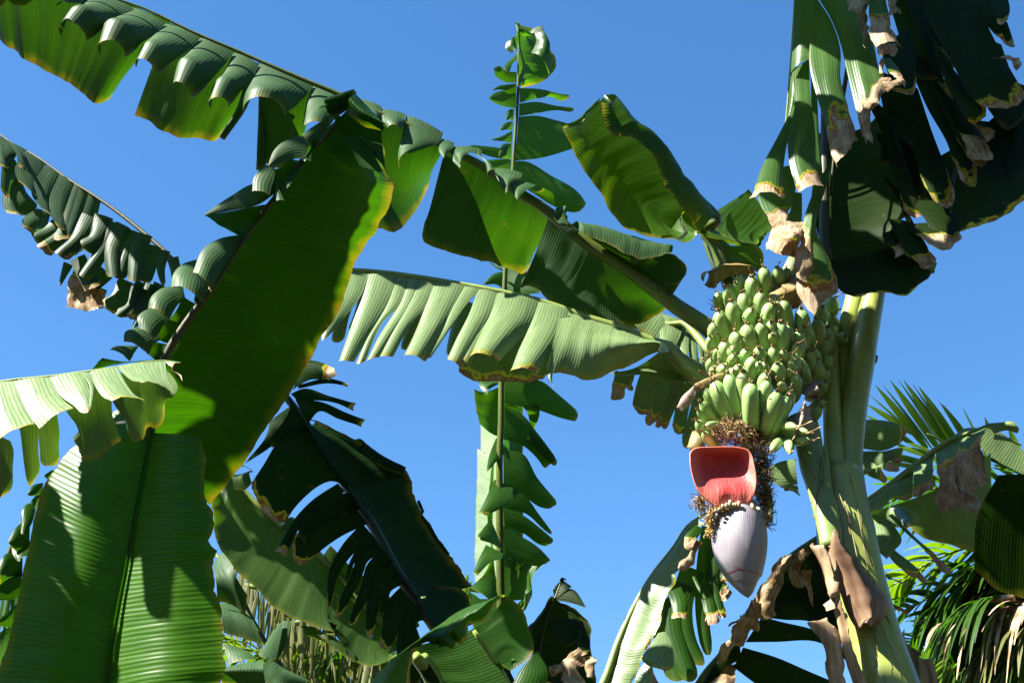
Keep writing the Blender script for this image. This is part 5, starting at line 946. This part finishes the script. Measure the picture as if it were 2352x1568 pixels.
def bud_shell(a0, a1, v0, v1, grow, tipcut=.0, seg=30):
    """part of the bud's surface between two angles, growing outwards so the bracts overlap"""
    m = MB(); n = 50; G = []; U = []; V = []
    for j in range(n):
        row = []; ur = []; vr_ = []
        for i in range(seg):
            s_ = i / (seg - 1); th = a0 + (a1 - a0) * s_
            v = v0 + (v1 - v0 * 1.0) * (j / (n - 1)) * (1 - tipcut * abs(2 * s_ - 1) ** 2.2); f = max(0, min(58.999, v * 59)); q = int(f); c = cb[q].lerp(cb[q+1], f - q); r = rr_[q] + (rr_[q+1] - rr_[q]) * (f - q)
            r *= 1 + grow * math.sin(math.pi * .5 * min(1, 1.4 * (1 - abs(2 * s_ - 1)) + .15)); r += .0008
            row.append(c + Vector((math.sin(th) * r, -math.cos(th) * r, 0)) ); ur.append(th); vr_.append(j / (n - 1))
        G.append(row); U.append(ur); V.append(vr_)
    m.grid(G, U, V, [[0] * seg for _ in range(n)]); return m
m2 = MB(); m2.tube(cb, [r * .97 for r in rr_], 32); BUD = m2.build('flower_bud', BUDM, PM, b, 'closed lilac grey banana bud pointing down')
for a0, a1, v0, v1, g, tcut in ((-2.6, .55, 0, .78, .015, .10), (-.75, 2.2, 0, .80, .035, .09), (1.7, 4.4, 0, .76, .02, .1), (-.9, 1.3, .55, .90, .006, .25), (-2.2, .3, .5, .86, .004, .2)):
    bud_shell(a0, a1, v0, v1, g, tcut).build('bract', BUDM, BUD, b)
# raised red bract: hollow dish with rolled rim
RED = bpy.data.materials.new('red_bract'); RED.use_nodes = True; nt = RED.node_tree; pb = nt.nodes['Principled BSDF']
tc = N(nt, 'ShaderNodeTexCoord'); uvn = N(nt, 'ShaderNodeUVMap'); uvn.uv_map = 'UVMap'; sx = N(nt, 'ShaderNodeSeparateXYZ'); nt.links.new(uvn.outputs[0], sx.inputs[0])
n1 = nzz(12, tc.outputs['Object']); c1 = ramp(nt, [(.3, (.38, .032, .034)), (.7, (.50, .062, .055))], n1).outputs[0]
c2 = mixc(nt, ramp(nt, [(.62, (0, 0, 0)), (1.0, (1, 1, 1))], sx.outputs[0]).outputs[0], c1, (.58, .16, .12))
nt.links.new(c2, pb.inputs['Base Color']); pb.inputs['Roughness'].default_value = .5; pb.inputs['Specular IOR Level'].default_value = .3; pb.inputs['Subsurface Weight'].default_value = .12; pb.inputs['Subsurface Radius'].default_value = (.01, .002, .002)
mpr = N(nt, 'ShaderNodeMapping'); mpr.inputs['Scale'].default_value = (1, 1, .55); nt.links.new(tc.outputs['Object'], mpr.inputs[0])
vr = N(nt, 'ShaderNodeTexVoronoi'); vr.inputs['Scale'].default_value = 170; nt.links.new(mpr.outputs[0], vr.inputs['Vector'])
mpl = N(nt, 'ShaderNodeMapping'); mpl.inputs['Scale'].default_value = (1, 1, .06); nt.links.new(tc.outputs['Object'], mpl.inputs[0])
hh = math_(nt, 'ADD', math_(nt, 'MULTIPLY', vr.outputs['Distance'], .5), math_(nt, 'MULTIPLY', nzz(150, mpl.outputs[0]), 1.6))
bp = N(nt, 'ShaderNodeBump'); bp.inputs['Strength'].default_value = .6; bp.inputs['Distance'].default_value = .0022; nt.links.new(hh, bp.inputs['Height']); nt.links.new(bp.outputs[0], pb.inputs['Normal'])
outl = [(224, 240), (240, 208), (275, 190), (400, 180), (520, 176), (640, 183), (715, 205), (748, 245), (768, 320), (785, 400), (790, 470), (782, 540), (760, 605), (735, 645), (700, 672), (650, 655), (600, 650), (540, 668), (470, 695), (410, 665), (360, 625), (310, 570), (270, 500), (245, 420), (228, 330)]
no = 96; oc = rs([(x, y, 0) for x, y in outl + [outl[0]]], no + 1)[:no]
cx, cy = 520, 360; m2 = MB(); G = []; U = []; V = []; D = []
rings = [0, .15, .3, .42, .52, .62, .70, .77, .84, .90, .95, .985, 1.0, .995, .97, .93, .85, .7]
dpt = [.085, .085, .082, .076, .062, .045, .030, .017, .006, -.001, -.003, .001, .010, .020, .032, .042, .06, .09]
for j, (rg, dp) in enumerate(zip(rings, dpt)):
    row = []
    for i in range(no + 1):
        q = oc[i % no]; dx, dy = q[0] - cx, q[1] - cy
        low = max(0, dy / 330); low = min(1, low)
        rgi = rg; d = dp
        if j < 12: # the lower lip is a broad smooth outward bulge, the hollow sits high
            rgi = rg * (1 - .0 * low); d = dp * (1 - .55 * low * math.sin(min(1, rg * 1.4) * math.pi / 2)) 
            d = d - .028 * low * math.sin(math.pi * min(1, rg)) 
        if j < 12: d = .07 * (1 - rg ** 2.0) * (1 - .5 * low * math.sin(min(1, rg * 1.4) * math.pi / 2)) - .028 * low * math.sin(math.pi * min(1, rg))
        d = d + .03 * low * (rg if j < 12 else 1)
        row.append(at(ox + (cx + dx * rgi) * k, oy + (cy + dy * rgi) * k, 4.055 + d))
    G.append(row); U.append([min(1, .62 + (row_ := 0) if 0 else (rg if j < 12 else 1.0))] * (no + 1)); V.append([i / no for i in range(no + 1)]); D.append([0] * (no + 1))
m2.grid(G, U, V, D); redo = m2.build('raised_bract', RED, PM, b, 'fleshy red bract curled up above the bud')
sb = redo.modifiers.new('smooth', 'SUBSURF'); sb.levels = 1; sb.render_levels = 1
# ================================================================ palms
PALM = leafmat('palm_green', (.05, .105, .004), (.085, .15, .010), (.14, .28, .003), rough=.4, rib=.006, bump=.2, yel=0, brown=0, wear=.1)
PALMD = leafmat('palm_dark', (.016, .05, .004), (.028, .07, .008), (.04, .15, .002), rough=.4, rib=.006, bump=.2, yel=0, brown=0, wear=.1)
PALMY = leafmat('palm_straw', (.08, .09, .025), (.14, .15, .05), (.15, .19, .03), rough=.5, rib=.006, bump=.2, yel=0, brown=0, wear=.4)
def blade(m, A, B2, wd, nrm, sagv=.0, mid_w=.35):
    """one leaflet: V-folded strip"""
    n = 8; ax = (B2 - A); t = ax.normalized(); c = nrm.cross(t); c = c.normalized() if c.length > 1e-6 else Vector((1, 0, 0)); nn = t.cross(c)
    G = []
    for j in range(n):
        v = j / (n - 1); w_ = wd * (1 if v < .5 else 1 - ((v - .5) / .5) ** 1.6 * .93) * (.55 + .45 * min(1, v / mid_w)); q = A + ax * v + Vector((0, 0, -sagv * v * v))
        G.append([q - c * w_ * .5, q - c * w_ * .25 + nn * w_ * .07, q + nn * w_ * .12, q + c * w_ * .25 + nn * w_ * .07, q + c * w_ * .5])
    u = random.random() * 5; m.grid(G, [[u + wd * i / 4 for i in range(5)]] * n, [[.8 * j / (n-1)] * 5 for j in range(n)], [[-1] * 5] * n)
def frond(plant, mat, pts, leaf_len, n, wd, spread=(1, -1), droop=.3, ribm=RIB, r0=.018, label=None, seed=1, fwd=.6, ends=(.12, 1)):
    """pts world curve; leaflets both sides"""
    rnd = random.Random(seed); m = MB(); r = MB(); N_ = 40
    q3 = rs([(v.x, v.z, v.y) for v in pts], N_); c = [Vector((q[0], q[2], q[1])) for q in q3]
    r.tube(c, [r0 * (1 - .85 * i / (N_ - 1)) for i in range(N_)], 8)
    for i in range(n):
        f = ends[0] + (ends[1] - ends[0]) * (i + rnd.uniform(-.25, .25)) / n; f = max(0, min(.999, f)); g = f * (N_ - 1); k_ = int(g); q = c[k_].lerp(c[min(k_+1, N_-1)], g - k_); t = (c[min(k_+1, N_-1)] - c[max(0, k_-1)]).normalized()
        s_ = t.cross(Vector((0, 0, 1))); s_ = s_.normalized() if s_.length > 1e-3 else Vector((1, 0, 0)); up = s_.cross(t)
        for sg in spread:
            L = leaf_len * (math.sin(math.pi * (.12 + .8 * f)) ** .6) * rnd.uniform(.8, 1.1)
            d = (s_ * sg * (1 + rnd.uniform(-.2, .2)) + t * (fwd + rnd.uniform(-.15, .2)) + up * rnd.uniform(-.1, .35)).normalized()
            blade(m, q, q + d * L, wd * rnd.uniform(.75, 1.15), up, sagv=droop * L * rnd.uniform(.5, 1.4))
    o = m.build('frond', mat, plant, plant.location.copy(), label); r.build('rachis', ribm, o, plant.location.copy()); return o
def palm_trunk(pl, top, r):
    m2 = MB(); n = 30; q = [pl.location.lerp(top, i / (n-1)) for i in range(n)]; q[0] = q[0] + Vector((0, 0, -.05)); m2.tube(q, [r * (1 + .06 * (i % 2)) * (1.3 - .3 * min(1, i / 6)) for i in range(n)], 14)
    m2.build('trunk', plain('palm_bark', [(.3, (.10, .08, .05)), (.7, (.22, .18, .12))], scale=12, rough=.9, bump=.8), pl, pl.location.copy())
PT = plant_root('palm_tree', Vector((at(2330, 1500, 7.0).x + .5, 7.0, 0)), 'bright feathery palm fronds behind the fruiting banana plant at right', 'palm tree', 'palms')
crown = at(2480, 1380, 7.0)
palm_trunk(PT, crown, .10)
# fan of stiff leaflets, traced
mf = MB(); rf = MB(); rach = [at(*q) for q in rs(addY(p(6, '2700,1900 2400,1700 2100,1560 1850,1470 1700,1400'), 6.9, 6.6), 20)]
rf.tube(rach, [.02 - .016 * i / 19 for i in range(20)], 8)
tips = ['1290,1180 1600,1400', '1300,1110 1640,1440', '1350,1052 1700,1500', '1392,1042 1740,1510', '1452,1022 1790,1520', '1502,1012 1840,1540', '1540,1020 1880,1540', '1595,1036 1920,1560', '1640,1060 1960,1560', '1770,1150 2020,1560', '1800,1180 2060,1580', '1935,1200 2120,1600', '2085,1268 2220,1640', '2140,1310 2260,1660', '2245,1330 2352,1640', '2340,1370 2420,1640', '1280,1250 1620,1480', '1300,1380 1660,1540', '1280,1500 1700,1600', '1320,1567 1740,1640', '1500,1470 1760,1560', '1560,1440 1740,1530']
for i, t_ in enumerate(tips):
    A, B2 = p(6, t_); Y = 6.6 + .02 * (i % 5); nr = Vector((.5, -.6, .6)).normalized() if i % 2 else Vector((.2, -.8, .5)).normalized()
    blade(mf, at(B2[0], B2[1], Y + .08), at(A[0], A[1], Y), .075, nr, .02, .2)
o = mf.build('frond', PALM, PT, PT.location.copy(), 'upright fan of stiff bright leaflets'); rf.build('rachis', RIB, o, PT.location.copy())
for i, (pt, L, n_, wd, dr, mt, sd_) in enumerate([([(2600, 1200), (2450, 1190), (2300, 1230), (2120, 1300), (2040, 1350)], .55, 34, .030, .25, PALM, 3), ([(2600, 1180), (2450, 1130), (2250, 1120), (2100, 1130), (1990, 1180)], .5, 30, .030, .3, PALMD, 4), ([(2600, 1300), (2400, 1290), (2230, 1330), (2080, 1400)], .5, 30, .030, .35, PALMD, 5),
                                       ([(2600, 1420), (2420, 1400), (2250, 1420), (2130, 1440)], .5, 30, .028, .45, PALM, 6), ([(2600, 1480), (2400, 1500), (2200, 1530), (2090, 1560)], .5, 30, .030, .5, PALM, 7), ([(2600, 1560), (2420, 1600), (2250, 1600), (2100, 1590)], .45, 30, .028, .3, PALMD, 8),
                                       ([(2500, 1350), (2380, 1380), (2280, 1450), (2200, 1560)], .45, 24, .028, .6, PALMD, 11), ([(2600, 1250), (2450, 1280), (2300, 1350), (2180, 1480)], .6, 40, .034, .6, PALMD, 12), ([(2600, 1500), (2450, 1450), (2300, 1460), (2160, 1530)], .6, 40, .034, .7, PALMD, 13), ([(2560, 1180), (2400, 1230), (2280, 1300), (2130, 1420)], .55, 36, .034, .5, PALMD, 14)]):
    Y = 6.7 + .12 * (i % 4); frond(PT, mt, [at(x, y, Y + .1 * j_) for j_, (x, y) in enumerate(pt)], L, n_, wd * 1.5, droop=dr, seed=sd_)
# dead crumpled frond ends at the right
for i, pt in enumerate([[(2450, 1385), (2340, 1390), (2240, 1420), (2160, 1440)], [(2450, 1440), (2350, 1440), (2280, 1480), (2240, 1560)], [(2480, 1400), (2400, 1420), (2330, 1500), (2300, 1600)], [(2330, 1370), (2250, 1385), (2200, 1420), (2170, 1480)]]):
    frond(PT, DRYS if i == 0 else (PALMY if i == 1 else PALMD), [at(x, y, 6.3 + .08 * j_) for j_, (x, y) in enumerate(pt)], .30, 26, .035, droop=1.1, seed=60 + i, ribm=DRYS, label='withered drooping frond with brown leaflets')
PA = plant_root('palm_tree', Vector((at(1560, 1500, 9.5).x + 2.4, 10.0, 0)), 'faint distant blue green palm frond low at the right', 'palm tree', 'palms')
palm_trunk(PA, at(2300, 1560, 10.0), .10)
frond(PA, PALMD, [at(2300, 1560, 10.0), at(2220, 1540, 9.8), at(2150, 1500, 9.6), at(2090, 1450, 9.5)], .5, 34, .022, droop=.1, seed=21)
PB = plant_root('palm_tree', Vector((at(760, 1568, 8.5).x, 8.6, 0)), 'pale weeping palm behind the banana leaves at lower centre left', 'palm tree', 'palms')
palm_trunk(PB, at(760, 1600, 8.6), .12)
def weeping(pts, n, L, seed, mat, wd=.026):
    rnd = random.Random(seed); m = MB(); r = MB(); q3 = rs(pts, 30); c = [at(*q) for q in q3]; r.tube(c, [.02 - .015 * i / 29 for i in range(30)], 7)
    for i in range(n):
        g = rnd.random() * 28.9; k_ = int(g); q = c[k_].lerp(c[k_+1], g - k_); d = Vector((rnd.gauss(0, .10), rnd.gauss(0, .15), -1)).normalized()
        A = q + Vector((rnd.uniform(-.05, .05), rnd.uniform(-.15, .15), rnd.uniform(0, .05))); blade(m, A, A + d * L * rnd.uniform(.5, 1.1), wd * rnd.uniform(.5, 1.2), Vector((rnd.gauss(0, .7), -1, .2)).normalized(), 0)
    o = m.build('frond', mat, PB, PB.location.copy()); r.build('rachis', RIBP, o, PB.location.copy())
weeping([(560, 1345, 8.4), (600, 1350, 8.4), (640, 1370, 8.5), (700, 1480, 8.6)], 46, .5, 1, PALMY)
weeping([(520, 1300, 8.7), (560, 1310, 8.7), (640, 1420, 8.7)], 30, .6, 5, PALMY)
weeping([(640, 1440, 8.2), (700, 1428, 8.3), (760, 1425, 8.4), (860, 1470, 8.5), (900, 1567, 8.6)], 80, .5, 2, PALMY, .034)
weeping([(620, 1480, 8.8), (720, 1470, 8.8), (820, 1520, 8.8)], 70, .5, 3, PALM, .034)
weeping([(960, 1335, 8.6), (1010, 1330, 8.6), (1080, 1345, 8.6)], 34, .3, 4, PALM)
weeping([(0, 1370, 8.4), (30, 1360, 8.4), (60, 1350, 8.4)], 16, .5, 6, PALMD)
frond(PB, PALM, [at(700, 1600, 8.5), at(640, 1520, 8.4), at(560, 1490, 8.4), at(480, 1500, 8.3)], .5, 26, .03, droop=.4, seed=31)
frond(PB, PALMD, [at(760, 1620, 8.8), at(760, 1540, 8.8), at(820, 1500, 8.7), at(920, 1500, 8.6)], .5, 30, .034, droop=.6, seed=32)
# ================================================================ leaves added out of view above the frame, to shade what hangs below
def over(x, y, Y, t): return at(x, y, Y) + SUN * t
def crown(plant, x, y, Y, t, d, length, width, droop=.2, seed=0, frac=.55, top=None):
    """added shadow caster: a leaf whose blade passes over the given spot, t metres up the sunbeam"""
    d = Vector(d).normalized(); c = over(x, y, Y, t)
    base = c - d * length * frac + Vector((0, 0, droop * frac * frac * length)); o = shade_leaf(plant, base, d, length, width, droop, seed=seed)
    if top is not None:
        m = MB(); q = [top.lerp(base, i / 10) + Vector((0, 0, .25 * math.sin(math.pi * i / 10))) for i in range(11)]; m.tube(q, [.05 - .002 * i for i in range(11)], 10); m.build('petiole', RIB, plant, plant.location.copy())
    return o
TI = Vector((PI_.location.x, PI_.location.y, 4.9))
fa = (at(800, 262, 3.5) - at(383, 817, 3.9))
crown(PI_, 835, 510, 3.74, 2.0, fa, 1.2, .17, seed=1, top=TI)
crown(PI_, 665, 775, 3.88, 2.1, fa, .95, .18, seed=2, top=TI)
crown(PI_, 95, 1420, 3.82, 1.2, (.12, .1, .9), .95, .16, seed=14, top=TI)
crown(PI_, 425, 1125, 3.8, 1.25, (.1, .1, .9), .72, .17, seed=15, top=TI)
crown(PI_, 660, 1060, 4.52, 2.6, (1, .2, 0), 1.2, .24, seed=16, top=TI)
crown(PI_, 850, 1230, 4.6, 2.9, (1, .2, 0), 1.2, .22, seed=17, top=TI)
crown(PI_, 720, 930, 4.6, 2.6, (1, .2, 0), 1.0, .14, seed=18, top=TI)
TM = at(1960, 200, 4.4) + Vector((.3, 0, 1.3))
crown(PM, 2200, 230, 3.85, 1.7, (.25, -1, .1), 1.6, .30, seed=5)
crown(PM, 2420, 480, 3.95, 2.1, (.5, -.8, .1), 1.4, .24, seed=6)
crown(PM, 2350, 200, 3.9, 1.5, (.7, -.7, .3), 2.0, .36, seed=7)
crown(PM, 1885, 770, 4.28, 2.0, (.3, -.3, .9), .36, .06, seed=8)
crown(PM, 2010, 560, 4.0, 2.0, (.35, -.9, .1), 1.0, .20, seed=9)
# ================================================================ trees added out of view, beside and behind the viewer, to block sky light
TLEAF = leafmat('tree_leaf', (.010, .035, .004), (.018, .05, .006), (.03, .10, .002), rough=.5, tmix=.2, bump=.1, yel=0, brown=0, spec=.2)
TBARK = plain('tree_bark', [(.3, (.03, .022, .015)), (.7, (.09, .07, .05))], scale=9, rough=.9, bump=.8, stretch=(1, 1, .2))
def tree(x, y, h, r, label, seed):
    rnd = random.Random(seed); pl = plant_root('sky_block_tree', (x, y, 0), label, 'tree', 'unseen trees added to block sky light'); b = Vector((x, y, 0))
    m = MB(); top = b + Vector((rnd.uniform(-.3, .3), rnd.uniform(-.3, .3), h * .75)); q = [b.lerp(top, i / 12) + Vector((.1 * math.sin(i), .1 * math.cos(i * 1.3), -.1 if i == 0 else 0)) for i in range(13)]
    m.tube(q, [.22 - .013 * i for i in range(13)], 12); cl = []
    for k in range(16):
        s0 = q[rnd.randrange(4, 12)]; th = rnd.uniform(0, 6.28); e = b + Vector((math.cos(th) * r * rnd.uniform(.4, .85), math.sin(th) * r * rnd.uniform(.4, .85), h * rnd.uniform(.25, .95)))
        m.tube([s0, s0.lerp(e, .5) + Vector((0, 0, .2)), e], [.07, .045, .015], 6); cl.append(e)
    m.build('trunk', TBARK, pl, b); c = MB()
    for k in range(5200):
        o = rnd.choice(cl) if rnd.random() < .7 else b + Vector((0, 0, h * .55)); g = Vector((rnd.gauss(0, 1), rnd.gauss(0, 1), rnd.gauss(0, 1)))
        P0 = o + Vector((g.x * r * .28, g.y * r * .28, g.z * h * .13)); P0.z = min(h, max(.5, P0.z)); a = Vector((rnd.gauss(0, 1), rnd.gauss(0, 1), rnd.gauss(-.4, .6))).normalized(); n = a.cross(Vector((rnd.gauss(0, 1), rnd.gauss(0, 1), rnd.gauss(0, 1)))).normalized(); L = rnd.uniform(.16, .34); w_ = L * .5
        base = len(c.v); c.v += [P0, P0 + a * L * .5 + n * w_ * .5, P0 + a * L, P0 + a * L * .5 - n * w_ * .5]; c.uv += [(0, 0), (.1, .4), (.05, .8), (0, .4)]; c.dry += [-1] * 4; c.f.append((base, base + 1, base + 2, base + 3)); c.mi.append(0)
    c.build('crown', TLEAF, pl, b)
for i, (x, y, h, r, lab) in enumerate([(-8.5, -1.5, 8.0, 3.2, 'broad dark unseen tree added left of the viewer to block sky light'), (-6.5, -6, 8.5, 3.4, 'dark unseen tree added behind the viewer on the left to block sky light'), (-1.5, -7, 9.5, 3.8, 'tall dark unseen tree added straight behind the viewer to block sky light'), (4, -6, 10.5, 3.8, 'tallest dark unseen tree added behind the viewer on the right to block sky light'),
                                       (8, -2, 10.5, 3.6, 'big dark unseen tree added right of the viewer to block sky light'), (9.5, 3.5, 10, 3.4, 'dark unseen tree added beyond the right of the view to block sky light'), (-9.5, 4, 8, 3.2, 'dark unseen tree added beyond the left of the view to block sky light'), (1, -4.5, 5.5, 2.6, 'low bushy unseen tree added close behind the viewer to block sky light')]):
    tree(x, y, h, r, lab, 100 + i)
